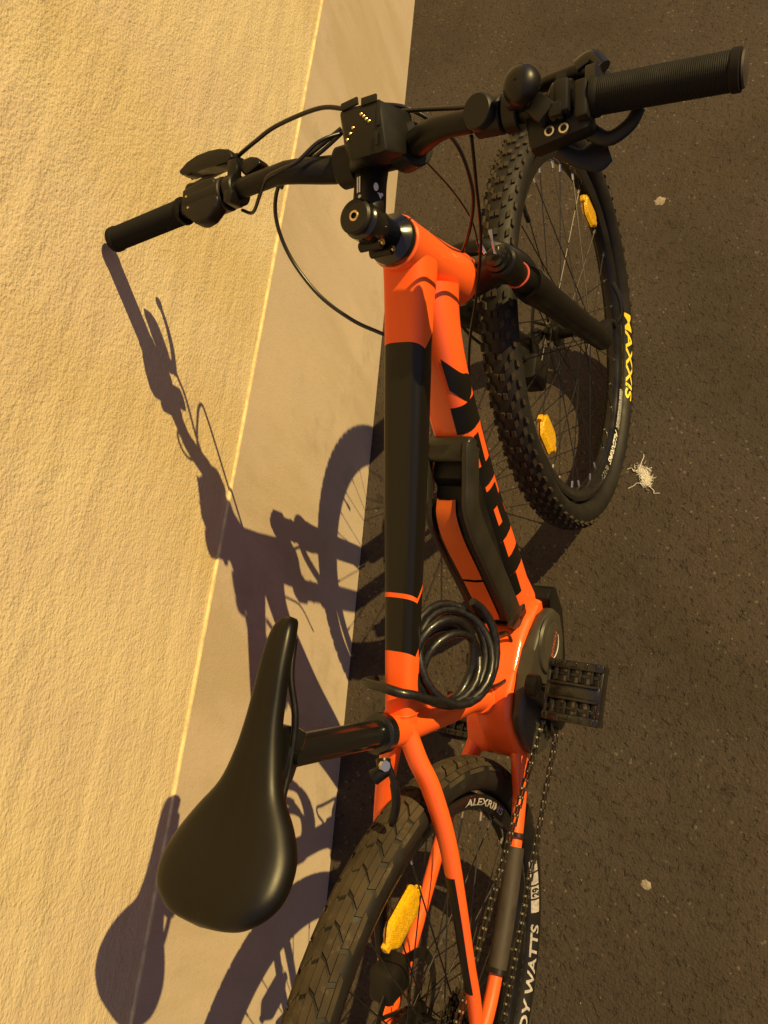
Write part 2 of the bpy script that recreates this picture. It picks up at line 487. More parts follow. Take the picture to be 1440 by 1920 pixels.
# ---- top tube with procedural black panel
def panel_mat():
    m = mat('top_tube_paint', ORANGE, 0.42, coat=0.1, spec=0.3)
    nt = m.node_tree; N = nt.nodes; L = nt.links; b = N['Principled BSDF']
    tc = N.new('ShaderNodeTexCoord'); sp = N.new('ShaderNodeSeparateXYZ'); L.new(tc.outputs['Object'], sp.inputs[0])
    def mth(op, a, b_, c=None):
        x = N.new('ShaderNodeMath'); x.operation = op
        for i, q in enumerate((a, b_, c)):
            if q is None: continue
            if isinstance(q, (int, float)): x.inputs[i].default_value = q
            else: L.new(q, x.inputs[i])
        return x.outputs[0]
    X, Y, Z = sp.outputs[0], sp.outputs[1], sp.outputs[2]
    # depth below the tube's upper face (its line: z = 0.463 + 0.5045 x)
    dep = mth('MAXIMUM', mth('SUBTRACT', mth('MULTIPLY_ADD', X, 0.5045, 0.488), Z), 0.0)
    side = mth('MULTIPLY', dep, mth('LESS_THAN', Y, 0.012))
    dd = mth('MAXIMUM', mth('SUBTRACT', side, 0.012), 0.0)
    sh = mth('MULTIPLY', dd, 1.35)
    xs = mth('SUBTRACT', X, sh)
    y2 = mth('MULTIPLY', mth('MAXIMUM', mth('SUBTRACT', -0.0, Y), 0.0), 0.0)
    def band(a, b_, q):
        return mth('MULTIPLY', mth('GREATER_THAN', q, a), mth('LESS_THAN', q, b_))
    blk = band(0.434, 0.757, xs)
    line = band(0.4915, 0.4965, xs)
    lowflank = mth('GREATER_THAN', side, 0.045)
    f = mth('MULTIPLY', blk, mth('SUBTRACT', 1.0, line))
    mx = N.new('ShaderNodeMix'); mx.data_type = 'RGBA'
    L.new(f, mx.inputs[0]); mx.inputs[6].default_value = (*ORANGE, 1); mx.inputs[7].default_value = (0.0065, 0.0055, 0.0040, 1)
    L.new(mx.outputs[2], b.inputs['Base Color'])
    r = N.new('ShaderNodeMix'); L.new(f, r.inputs[0]); r.inputs[2].default_value = 0.42; r.inputs[3].default_value = 0.33
    L.new(r.outputs[0], b.inputs['Roughness'])
    return m
M['panel'] = panel_mat()
mb = MB()
tt = [(0.868, 0, 0.905, .058, .060), (0.845, 0, 0.892, .057, .055), (0.81, 0, 0.876, .055, .046), (0.762, 0, 0.853, .0525, .042), (0.664, 0, 0.805, .050, .040),
      (0.566, 0, 0.757, .0455, .037), (0.468, 0, 0.709, .040, .034), (0.39, 0, 0.671, .036, .033), (0.348, 0, 0.650, .034, .032)]
add_loft(mb, cr(tt, 5), n=3.4, seg=40)
top_tube = mb.obj('top_tube', 'panel', bike)

# ---- down tube and its lettering
dt = [(0.862, 0, 0.842, .060, .070), (0.838, 0, 0.826, .060, .064), (0.809, 0, 0.797, .060, .056), (0.778, 0, 0.753, .060, .052), (0.745, 0, 0.696, .060, .052),
      (0.693, 0, 0.602, .062, .056), (0.648, 0, 0.505, .066, .060), (0.603, 0, 0.418, .072, .066), (0.585, 0, 0.385, .074, .070)]
DT = cr(dt, 6)
mb = MB(); add_loft(mb, DT, n=3.0, seg=40)
down_tube = mb.obj('down_tube', 'orange', bike)
cum = [0]
for i in range(1, len(DT)): cum.append(cum[-1] + (V(DT[i][:3]) - V(DT[i - 1][:3])).length)
DTL = cum[-1]
def dt_surf(s, ang, off=0.0):
    """s: metres from the head end; ang: degrees, 0 = left, 90 = top, 180 = right side, 270 = underside"""
    s = min(max(s, 0), DTL - 1e-6)
    i = max(k for k in range(len(cum)) if cum[k] <= s); i = min(i, len(DT) - 2)
    f = (s - cum[i]) / (cum[i + 1] - cum[i])
    st = [a + (b - a) * f for a, b in zip(DT[i], DT[i + 1])]
    t = (loft_ring(DT, i) * (1 - f) + loft_ring(DT, i + 1) * f).normalized()
    side = V((0, 1, 0))
    return sect_pt(V(st[:3]), t, side, st[3] + 2 * off, st[4] + 2 * off, rad(ang), 3.0)
def surf_poly(mb, poly, off, nsub=7, mi=0):
    """poly: convex polygon in (s, ang); laid on the down tube"""
    bm = bmesh.new()
    vs = [bm.verts.new((a, b / 400.0, 0)) for a, b in poly]
    bm.faces.new(vs)
    bmesh.ops.triangulate(bm, faces=bm.faces[:])
    for _ in range(3): bmesh.ops.subdivide_edges(bm, edges=bm.edges[:], cuts=1, use_grid_fill=True)
    for v in bm.verts: v.co = dt_surf(v.co.x, v.co.y * 400.0, off)
    bm_into(mb, bm, None, mi)
def letter(polys):
    mb = MB()
    for p in polys: surf_poly(mb, p, 0.0006)
    return link('letter', mb.mesh('letter', 180), 'black_paint', down_tube)
def qd(s0, s1, a0, a1): return [(s0, a0), (s1, a0), (s1, a1), (s0, a1)]
FT = 238      # foot of the letters, under the tube; their tops lie beside the battery
# T, R, E, K read from the motor towards the head tube
letter([qd(.372, .405, 103, 155), qd(.405, .437, 103, FT), qd(.437, .476, 103, 165)])
letter([qd(.275, .283, 103, 150), qd(.283, .305, 103, 188), qd(.305, .315, 103, FT), qd(.315, .345, 103, 157), qd(.315, .345, 176, 196), qd(.315, .325, 196, FT), qd(.325, .345, 216, FT), qd(.345, .3719, 103, FT)])
letter([qd(.243, .2749, 103, FT), qd(.196, .243, 103, 131), qd(.196, .243, 158, 178), qd(.196, .243, 201, FT)])
letter([qd(.148, .187, 105, FT), [(.083, 110), (.112, 178), (.127, 213), (.150, 174), (.124, 115)], [(.118, 222), (.128, 215), (.149, 232), (.149, FT)]])

# ---- head tube, cups
mb = MB()
add_lathe(mb, (0, 0, 0), (0, 0, 1), [(HB + .001, .0325), (HB + .003, .0345), (HB + .02, .0345), (HB + .05, .032), (HB + .10, .030), (HTOP - .02, .0305), (HTOP - .002, .031), (HTOP, .0295)], 40)
head_tube = mb.obj('head_tube', 'orange', bike, Matrix.Translation(Of) @ Matrix((fw, V((0, 1, 0)), u_)).transposed().to_4x4())
mb = MB()
add_lathe(mb, (0, 0, 0), (0, 0, 1), [(HTOP + .0003, .0285), (HTOP + .003, .0295), (HTOP + .009, .0285), (HTOP + .014, .0225), (HTOP + .018, .019)], 36)
mb.obj('headset_cup', 'gloss', head_tube)
mb = MB()
add_lathe(mb, (0, 0, 0), (0, 0, 1), [(HB - .016, .022), (HB - .012, .0300), (HB - .004, .0310), (HB, .032)], 36)
mb.obj('lower_headset_cup', 'bright', head_tube)

# ---- seat tube, seat cluster
SU = V((-math.cos(STA), 0, math.sin(STA)))
BB = V((BBX, 0, BBZ))
col = BB + SU * LS
mb = MB()
sp = [(0.452, 0, 0.40, .050, .060), (0.440, 0, 0.44, .043, .046), (0.425, 0, 0.48, .038, .038), (0.402, 0, 0.53, .036, .036), (0.378, 0, 0.59, .036, .036), tuple(BB + SU * (LS - .03)) + (.038, .038), tuple(BB + SU * (LS + .002)) + (.040, .040)]
add_loft(mb, cr(sp, 5), n=2, seg=32)
# small gusset under the top tube
add_prism(mb, [(0.352, 0.642), (0.43, 0.682), (0.405, 0.60), (0.372, 0.605)], -.006, .006, XZ, .003)
seat_tube = mb.obj('seat_tube', 'orange', bike)
mb = MB()
add_lathe(mb, col + SU * .0025, SU, [(0, .0215), (.001, .0235), (.014, .0235), (.016, .021), (.0165, .017)], 36)
collar = mb.obj('seat_collar', 'gloss', bike)
mb = MB()
add_tube(mb, [(.312, -.012, .700), (.300, -.016, .700), (.290, -.006, .702)], .009, 12)
add_tube(mb, cr([(.308, -.020, .702), (.292, -.026, .690), (.27, -.026, .672), (.245, -.018, .655)], 5), [.004] * 6 + [.0055] * 9 + [.003], 10)
add_tube(mb, [(.305, -.017, .706), (.305, -.022, .709)], .0062, 8, mi=1)
mb.obj('quick_release_lever', ['anod', 'bright'], collar)

def bead(parent, c, t, w, h, n_, a0=0, a1=360, r=.0013, sd=1):
    """a stack-of-coins weld bead round a superellipse section"""
    t = V(t).normalized(); side = (V((0, 1, 0)) - t * t.y).normalized()
    mb = MB(); rr = random.Random(sd); k = 72; pts = []
    for i in range(k + 1):
        a = rad(a0 + (a1 - a0) * i / k)
        pts.append(sect_pt(V(c), t, side, w, h, a, n_) + t * rr.uniform(-.0004, .0004))
    add_tube(mb, pts, [r * (1.0 if i % 2 else .72) for i in range(k + 1)], 8, caps=True)
    return mb.obj('weld_bead', 'orange', parent)
bead(top_tube, (.372, 0, .662), (-1, 0, -.5), .0375, .0350, 2.8, sd=1)
bead(seat_tube, tuple(BB + SU * (LS - .036)), SU, .0385, .0385, 2, sd=3)
bead(seat_tube, (.4425, 0, .436), (-.25, 0, .97), .0455, .0500, 2.2, sd=5)

# ---- seat post and saddle
sadc = BB + SU * (LS + LP + .045)
mb = MB()
top = BB + SU * (LS + LP - .004)
add_tube(mb, [BB + SU * (LS - .05), top], .0158, 32)
post = mb.obj('seat_post', 'gloss', bike)
mb = MB()
add_box(mb, top + V((.0, 0, .004)), (.052, .040, .022), Matrix.Rotation(.1, 4, 'Y'), .006)
add_tube(mb, [top + V((-.02, -.001, -.012)), top + V((-.02, 0, .018))], .004, 8)
add_tube(mb, [top + V((0, -.026, .003)), top + V((0, .026, .003))], .007, 12)
mb.obj('saddle_clamp', 'gloss', post)
def saddle():
    L = .2766; tilt = .0368
    fx = V((math.cos(tilt), 0, math.sin(tilt))); fz = V((-math.sin(tilt), 0, math.cos(tilt)))
    fx.y = math.sin(rad(1.2)); fx.normalize(); fyv = V((-math.sin(rad(1.2)), math.cos(rad(1.2)), 0))
    tail = sadc + V((0, .0035, 0)) + fx * (-.0014 - L / 2)
    hw = [(0, .006), (.012, .030), (.03, .043), (.07, .0570), (.12, .0650), (.18, .0665), (.25, .0625), (.33, .0510), (.42, .0340), (.52, .0250), (.62, .0195), (.72, .0168), (.82, .0150), (.90, .0138), (.955, .0115), (.985, .008), (1.0, .003)]
    zz = [(0, .006), (.012, .013), (.03, .016), (.07, .017), (.12, .014), (.18, .009), (.25, .003), (.33, -.002), (.42, -.005), (.52, -.005), (.62, -.003), (.72, -.001), (.82, .001), (.90, .001), (.955, -.001), (.985, -.005), (1.0, -.010)]
    st = cr([(a, b, z) for (a, b), (_, z) in zip(hw, zz)], 4)
    prof = [(-1.0, -1.0), (-1.03, -.86), (-1.04, -.70), (-1.02, -.52), (-.97, -.34), (-.88, -.19), (-.74, -.085), (-.55, -.03), (-.3, -.008), (-.10, -.010), (-.035, -.022), (0, -.012), (.035, -.022), (.10, -.010), (.3, -.008), (.55, -.03), (.74, -.085), (.88, -.19), (.97, -.34), (1.02, -.52), (1.04, -.70), (1.03, -.86), (1.0, -1.0), (.9, -1.02), (0, -.75), (-.9, -1.02)]
    vs, fs = [], []
    k = len(prof)
    for (t, w, z) in st:
        w = max(w, .002)
        d = .010 + w * .30
        for (a, h) in prof:
            vs.append(tail + fx * (t * L) + fz * (z + h * d) + fyv * (a * w))
    for i in range(len(st) - 1):
        for j in range(k):
            j2 = (j + 1) % k
            fs.append((i * k + j, i * k + j2, (i + 1) * k + j2, (i + 1) * k + j))
    fs.append(tuple(range(k))); fs.append(tuple((len(st) - 1) * k + j for j in range(k)))
    mb = MB(); mb.add(vs, fs)
    o = mb.obj('saddle', 'saddle', bike, sharp=60)
    for s in (-1, 1):
        mb = MB()
        P = [tail + fx * (L * .93) + fz * -.020 + V((0, s * .006, 0)), tail + fx * (L * .80) + fz * -.024 + V((0, s * .010, 0)), tail + fx * (L * .64) + fz * -.036 + V((0, s * .020, 0)),
             tail + fx * (L * .38) + fz * -.040 + V((0, s * .022, 0)), tail + fx * (L * .22) + fz * -.020 + V((0, s * .030, 0)), tail + fx * (L * .10) + fz * -.006 + V((0, s * .038, 0))]
        add_tube(mb, cr(P, 5), .0036, 10)
        mb.obj('saddle_rail', 'anod', o)
    return o
saddle()

# ---- rear triangle
def stay(name, pts, r, m='orange', parent=bike):
    mb = MB(); P = cr(pts, 6)
    add_loft(mb, [p for p in P], n=2.2, seg=24)
    return mb.obj(name, m, parent)
ssR = [(.352, -.008, .652, .024, .024), (.322, -.020, .628, .025, .023), (.296, -.032, .602, .025, .022), (.241, -.047, .556, .023, .021), (.171, -.058, .505, .020, .019), (.11, -.064, .458, .018, .018), (.059, -.067, .413, .018, .018), (.012, -.067, .375, .017, .017)]
s1 = stay('seat_stay', ssR, 0)
s2 = stay('seat_stay', [(x, -y, z, w, h) for x, y, z, w, h in ssR], 0)
def patch_tube(name, pts, r, m, parent):
    mb = MB(); add_tube(mb, cr(pts, 4), r, 14); return mb.obj(name, m, parent)
# dark panel on the inner flank of each seat stay
for s, par_ in ((-1, s1), (1, s2)):
    mb = MB()
    P = cr([(x, -s * y, z, w, h) for x, y, z, w, h in ssR], 6)
    P = [p for p in P if .075 < p[0] < .215]
    vs, fs = [], []
    for i, p in enumerate(P):
        t = loft_ring(P, i); side = (V((0, 1, 0)) - t * t.y).normalized()
        for j in range(9):
            a = rad(-28 + 148 * j / 8) if s < 0 else rad(180 + 28 - 148 * j / 8)
            vs.append(sect_pt(V((p[0], s * abs(p[1]), p[2])), t, side, p[3] + .0012, p[4] + .0012, a, 2.2))
    for i in range(len(P) - 1):
        for j in range(8):
            fs.append((i * 9 + j, i * 9 + j + 1, (i + 1) * 9 + j + 1, (i + 1) * 9 + j))
    mb.add(vs, fs); mb.obj('stay_panel', 'black_paint', par_)
csR = [(.385, -.036, .332, .026, .040), (.352, -.043, .334, .022, .034), (.32, -.050, .335, .019, .027), (.265, -.056, .336, .018, .024), (.173, -.062, .338, .018, .022), (.083, -.066, .346, .018, .021), (.038, -.067, .354, .018, .022), (0.0, -.067, .362, .012, .026)]
k1 = stay('chain_stay', csR, 0)
k2 = stay('chain_stay', [(x, -y, z, w, h) for x, y, z, w, h in csR], 0)
mb = MB()
P = [(x, y, z, w + .008, h + .008) for x, y, z, w, h in cr(csR, 6) if .095 < x < .262]
add_loft(mb, P, n=2.1, seg=24)
mb.obj('chain_stay_guard', 'guard', k1)
for x, w in ((.268, .016), (.092, .010)):
    mb = MB(); P = [p for p in cr(csR, 12) if abs(p[0] - x) < w / 2]
    add_loft(mb, [(a, b, c, d + .013, e + .013) for a, b, c, d, e in P], n=2.6, seg=20)
    if x > .2: add_tube(mb, cr([(.268, -.048, .350), (.275, -.040, .362), (.282, -.03, .372)], 4), .003, 8)
    mb.obj('guard_strap', 'plastic', k1)
# dropouts
for s in (-1, 1):
    mb = MB()
    add_prism(mb, [(-.022, .345), (.02, .345), (.03, .372), (.018, .392), (-.004, .392), (-.022, .37)], s * .062, s * .070, XZ, .002)
    mb.obj('dropout', 'orange', k1 if s < 0 else k2)

# ---- motor: orange shell, grey cover with badge
mb = MB()
shell = [(.600, .395), (.572, .418), (.533, .434), (.484, .440), (.45, .442), (.42, .428), (.398, .396), (.378, .350), (.373, .325), (.40, .285), (.45, .262), (.52, .27), (.58, .305), (.625, .352), (.628, .378)]
add_prism(mb, shell, -.046, .010, XZ, .009, seg=3)
add_prism(mb, [(.585, .370), (.55, .385), (.50, .388), (.45, .384), (.41, .372), (.376, .345), (.373, .325), (.40, .285), (.45, .262), (.52, .27), (.58, .305), (.61, .345)], .000, .046, XZ, .012, seg=3)
add_loft(mb, [(.455, 0, .36, .07, .07), (.447, 0, .41, .056, .062), (.440, 0, .445, .044, .050)], n=2.4, seg=28)
# flared neck up to the down tube
add_loft(mb, cr([(.622, 0, .452, .064, .06), (.607, 0, .420, .070, .068), (.590, 0, .385, .078, .075), (.575, 0, .36, .080, .080)], 4), n=3.2, seg=28)
motor = mb.obj('motor_shell', 'orange', bike)
mb = MB()
cov = [(.602, .380), (.585, .403), (.555, .420), (.520, .430), (.484, .434), (.45, .434), (.42, .424), (.402, .400), (.388, .365), (.384, .33), (.40, .295), (.45, .272), (.52, .28), (.575, .31), (.603, .345)]
add_prism(mb, cov, -.0662, -.0465, XZ, .007, seg=3)
motor_cover = mb.obj('motor_cover', 'plastic_gr', bike)
mb = MB()
bc = V((.546, -.0662, .376))
add_lathe(mb, bc, (0, -1, 0), [(0.0002, .046), (.004, .044), (.0062, .036), (.0055, .034), (.007, .030), (.0078, .012), (.008, .001)], 44)
badge = mb.obj('motor_badge', 'plastic_gr', motor_cover)
vs, fs = text_geo('BOSCH')
mb = MB()
mb.add([(bc.x - .019 + .038 * x, bc.y - .0082, bc.z - .004 + (y) * .009) for x, y in vs], fs)
mb.obj('badge_lettering', 'red', motor_cover)
mb = MB()
add_tube(mb, [(bc.x + .021 * math.cos(a), bc.y - .0078, bc.z + .021 * math.sin(a)) for a in [rad(210 + i * 12) for i in range(11)]], .0006, 6)
mb.obj('badge_arc', 'white', motor_cover)
# lower skid plate, dark
mb = MB()
add_prism(mb, [(.612, .392), (.632, .385), (.640, .366), (.62, .315), (.56, .262), (.50, .240), (.44, .238), (.44, .275), (.5, .30), (.56, .33), (.59, .36)], -.058, .050, XZ, .004)
mb.obj('motor_skid_plate', 'black_paint', bike)

# ---- battery on the down tube
mb = MB()
core = [(.700, .688), (.676, .682), (.673, .664), (.655, .654), (.650, .672), (.633, .660), (.612, .628), (.592, .570), (.571, .505), (.553, .448), (.572, .418), (.610, .45), (.665, .560), (.712, .650), (.735, .682), (.720, .694)]
add_prism(mb, core, -.0250, .0250, XZ, .0015)
batt = mb.obj('battery', 'plastic', bike)
railp = cr([(.712, .7155), (.699, .712), (.665, .693), (.636, .676), (.614, .640), (.594, .580), (.573, .512), (.548, .442), (.545, .436)], 4)
def rail(s):
    mb = MB(); vs = []; fs = []
    n = len(railp)
    for i, (x, z) in enumerate(railp):
        a = railp[max(0, i - 1)]; b = railp[min(n - 1, i + 1)]
        t = V((b[0] - a[0], 0, b[1] - a[1])).normalized(); nn = V((-t.z, 0, t.x))
        if nn.x > 0: nn = -nn          # outward = up and back
        # broad top, flaring skirt down to the tube
        w0, w1 = .0240, .0345
        dpt = .030
        row = [(w0, -.012), (w0, -.001), (w0 + .002, .001), (w1 - .003, .001), (w1, -.003), (w1 + .001, -.018), (w1 + .001, -dpt), (w1 - .004, -dpt)]
        for y, o in row: vs.append(V((x, s * y, z)) + nn * o)
    k = 8
    for i in range(n - 1):
        for j in range(k):
            j2 = (j + 1) % k
            fs.append((i * k + j, i * k + j2, (i + 1) * k + j2, (i + 1) * k + j))
    fs.append(tuple(range(k))); fs.append(tuple((n - 1) * k + j for j in range(k)))
    mb.add(vs, fs)
    return mb
rail(1).obj('battery_rail', 'batt', batt, sharp=50); rail(-1).obj('battery_rail', 'batt', batt, sharp=50)
mb = MB()
add_prism(mb, [(.727, .690), (.725, .708), (.716, .7145), (.700, .7115), (.691, .7065), (.690, .698), (.700, .690)], -.0335, .0335, XZ, .0058, seg=4)
mb.obj('battery_handle', 'batt', batt)
mb = MB()
add_prism(mb, [(.560, .440), (.548, .446), (.551, .428), (.575, .395), (.60, .41), (.59, .43)], -.035, .035, XZ, .003)
mb.obj('battery_foot', 'plastic', batt)
# orange stripe lying in the trough, in two pieces
def stripe(pts, w):
    mb = MB(); vs = []; fs = []
    P = cr(pts, 4)
    for x, z, y0, y1 in P:
        ym = y0 + (y1 - y0) * .33
        for y, o in ((y0, 0.0), (ym, .0025), (y1, 0.0025), (y1, -.002)):
            vs.append((x - o * .85, y, z + o * .5))
    for i in range(len(P) - 1):
        for j in range(3): fs.append((i * 4 + j, i * 4 + j + 1, (i + 1) * 4 + j + 1, (i + 1) * 4 + j))
    mb.add(vs, fs)
    return mb.obj('battery_stripe', 'orange_pl', batt, sharp=20)
stripe([(.6485, .6745, -.012, .014), (.631, .662, -.012, .016), (.6105, .630, -.014, .016), (.5905, .571, -.015, .015), (.583, .549, -.015, .014)], 0)
stripe([(.5815, .5435, -.015, .014), (.570, .508, -.015, .014), (.558, .472, -.015, .013), (.5535, .456, -.013, .008)], 0)

# ---- bottle cage wire with reflective tape
mb = MB()
add_tube(mb, cr([(.497, -.012, .505), (.512, -.020, .492), (.535, -.026, .455), (.525, -.030, .430), (.500, -.034, .425)], 6), .0028, 8)
add_tube(mb, cr([(.500, -.034, .425), (.478, -.036, .430), (.458, -.030, .455), (.445, -.022, .49), (.438, -.012, .53)], 6), .0028, 8)
add_tube(mb, cr([(.497, -.012, .505), (.484, -.004, .515), (.470, -.002, .505), (.462, -.006, .48)], 6), .0028, 8)
cage = mb.obj('wire_bracket', 'gloss', bike)
mb = MB()
add_tube(mb, cr([(.508, -.0328, .4265), (.495, -.0345, .4252), (.485, -.0355, .4275)], 4), .0042, 10)
mb.obj('silver_sleeve', 'white', cage)

# ---- cranks, pedals, chain, cassette
TC = 1.5146; CR_ = .1709
mb = MB()
def crank(mb, s, th):
    a = BB + V((0, s * .078, 0)); b = BB + V((math.cos(th) * CR_, s * .092, math.sin(th) * CR_))
    st = []
    for k in range(9):
        t = k / 8; p = a.lerp(b, t)
        st.append((p.x, p.y + s * .006 * math.sin(t * math.pi * .5) - s * .004, p.z, .015, .034 - .010 * math.sin(t * math.pi) + (-.003 if t > .5 else .002)))
    vs = []; d = (b - a).normalized(); perp = V((-d.z, 0, d.x))
    P = []
    for (x, y, z, w, h) in st:
        c = V((x, y, z))
        for aa in range(16):
            an = 2 * math.pi * aa / 16
            vs.append(c + V((0, 1, 0)) * math.copysign(abs(math.cos(an)) ** .7, math.cos(an)) * w / 2 + perp * math.copysign(abs(math.sin(an)) ** .7, math.sin(an)) * h / 2)
    fs = []
    for i in range(8):
        for j in range(16):
            fs.append((i * 16 + j, i * 16 + (j + 1) % 16, (i + 1) * 16 + (j + 1) % 16, (i + 1) * 16 + j))
    mb.add(vs, fs)
    add_lathe(mb, a - V((0, s * .010, 0)), (0, s, 0), [(0, .019), (.002, .021), (.017, .021), (.019, .017), (.019, .006)], 24)
    add_lathe(mb, b - V((0, s * .009, 0)), (0, s, 0), [(0, .011), (.002, .0155), (.016, .0155), (.018, .012), (.018, .007)], 24)
    return b
mb = MB(); pR = crank(mb, -1, TC); crR = mb.obj('crank_arm', 'anod', bike)
mb = MB(); pL = crank(mb, 1, TC + math.pi); crL = mb.obj('crank_arm', 'anod', bike)
mb = MB(); add_tube(mb, [BB + V((0, -.08, 0)), BB + V((0, .08, 0))], .012, 20)
mb.obj('crank_axle', 'anod', bike)
def pedal(p, s, parent, rotx=0.0):
    mb = MB()
    add_lathe(mb, V((0, 0, 0)), (0, s, 0), [(0.006, .005), (.012, .0075), (.02, .0105), (.05, .010), (.098, .009), (.1, .004)], 16)
    # platform cage: two deep side plates with teeth, cross bars, end plates
    for sx in (-1, 1):
        add_box(mb, (sx * .040, s * .058, 0), (.013, .086, .030), None, .003)
        add_box(mb, (sx * .026, s * .058, .006), (.006, .084, .005), None, .001)
        for k in range(5):
            add_box(mb, (sx * .041, s * (.024 + k * .017), .0135), (.009, .0045, .006), None, .001)
            add_box(mb, (sx * .041, s * (.024 + k * .017), -.0135), (.009, .0045, .006), None, .001)
        for k in range(4):
            add_box(mb, (sx * .027, s * (.030 + k * .018), .000), (.024, .005, .024), None, .0008)
    add_box(mb, (0, s * .0975, 0), (.078, .007, .022), None, .003)
    add_box(mb, (0, s * .0175, 0), (.078, .007, .020), None, .003)
    add_box(mb, (0, s * .058, 0), (.030, .082, .026), None, .006)
    for sx in (-1, 1): add_box(mb, (sx * .011, s * .058, .0145), (.004, .078, .004), None, .001)
    m = Matrix.Translation(p) @ Matrix.Rotation(rotx, 4, 'Y')
    mb.v = [(x * .86, y * .88 + s * .002, z * 1.1) for x, y, z in mb.v]
    return mb.obj('pedal', 'pedalp', parent, m)
M['pedalp'] = mat('scuffed_pedal_plastic', (0.008, 0.0068, 0.0050), 0.24, coat=0.3, noise=(60, 0.3), wear=((0.075, 0.062, 0.042), 120, 0.60))
pedal(pR + V((0, -.006, 0)), -1, bike, rad(-8)); pedal(pL + V((0, .006, 0)), 1, bike, rad(8))

# chainring and cassette
def cog(mb, c, r, teeth, th=.002, mi=0):
    poly = []
    for k in range(teeth):
        for dr, da in ((-.0035, 0), (.0025, .28), (.0025, .5), (-.0035, .78)):
            a = 2 * math.pi * (k + da) / teeth
            poly.append((c[0] + (r + dr) * math.cos(a), c[2] + (r + dr) * math.sin(a)))
    add_prism(mb, poly, c[1] - th / 2, c[1] + th / 2, XZ, 0, mi)
YC = -.049
mb = MB(); cog(mb, (BBX, YC - .021, BBZ), .034, 16)
add_lathe(mb, (BBX, YC - .026, BBZ), (0, -1, 0), [(0, .026), (.002, .028), (.003, .024), (.003, .001)], 24)
mb.obj('chainring', 'chain', bike)
mb = MB()
for i in range(9):
    cog(mb, (0, -.028 - i * .0036, R), .062 - i * .0048, 34 - 2 * i, .0016)
cassette = mb.obj('cassette', 'chain', bike)
# chain: closed run of outer and inner links
cy0, cy1 = YC - .021, -.046
tops = [(BBX + .0, cy0, BBZ + .035), (0.0, cy1, R + .046)]
bots = [(-.03, cy1, R - .115), (BBX - .0, cy0, BBZ - .035)]
loop = []
for k in range(9):
    a = rad(-90 + 180 * k / 8); loop.append(V((BBX + .035 * math.cos(a), cy0, BBZ + .035 * math.sin(a))))
for k in range(9):
    a = rad(90 + 150 * k / 8); loop.append(V((.046 * math.cos(a), cy1, R + .046 * math.sin(a))))
for x, z in ((-.012, R - .075), (-.006, R - .10), (-.022, R - .13), (-.010, R - .155), (.008, R - .150)): loop.append(V((x, cy1, z)))
loop.append(loop[0])
seglen = [(loop[i + 1] - loop[i]).length for i in range(len(loop) - 1)]
tot = sum(seglen); nl = int(tot / .0127) // 2 * 2
def on_loop(d):
    d %= tot
    for i, L_ in enumerate(seglen):
        if d <= L_: return loop[i].lerp(loop[i + 1], d / L_)
        d -= L_
    return loop[-1]
mb = MB()
for i in range(nl):
    a = on_loop(i * tot / nl); b = on_loop((i + 1) * tot / nl)
    d = (b - a); mid = (a + b) / 2
    an = math.atan2(d.z, d.x)
    off = .0032 if i % 2 else .0020
    for s in (-1, 1):
        add_box(mb, mid + V((0, s * off, 0)), (.0165, .0011, .0075), Matrix.Rotation(-an, 4, 'Y'), 0)
    add_tube(mb, [a - V((0, .0042, 0)), a + V((0, .0042, 0))], .0026, 6, mi=1)
mb.obj('chain', ['chain', 'bright'], bike)
# derailleur
mb = MB()
add_prism(mb, [(.004, .345), (-.018, .345), (-.030, .30), (-.02, .262), (.004, .262), (.010, .30)], -.085, -.072, XZ, .004)
add_prism(mb, [(-.016, .275), (.0, .282), (.006, .20), (-.012, .195), (-.030, .225)], -.060, -.052, XZ, .003)
for c in ((-.018, .268), (-.004, .216)): add_lathe(mb, (c[0], -.042, c[1]), (0, -1, 0), [(0, .016), (.008, .016), (.008, .004)], 16)
mb.obj('derailleur', 'plastic', bike)

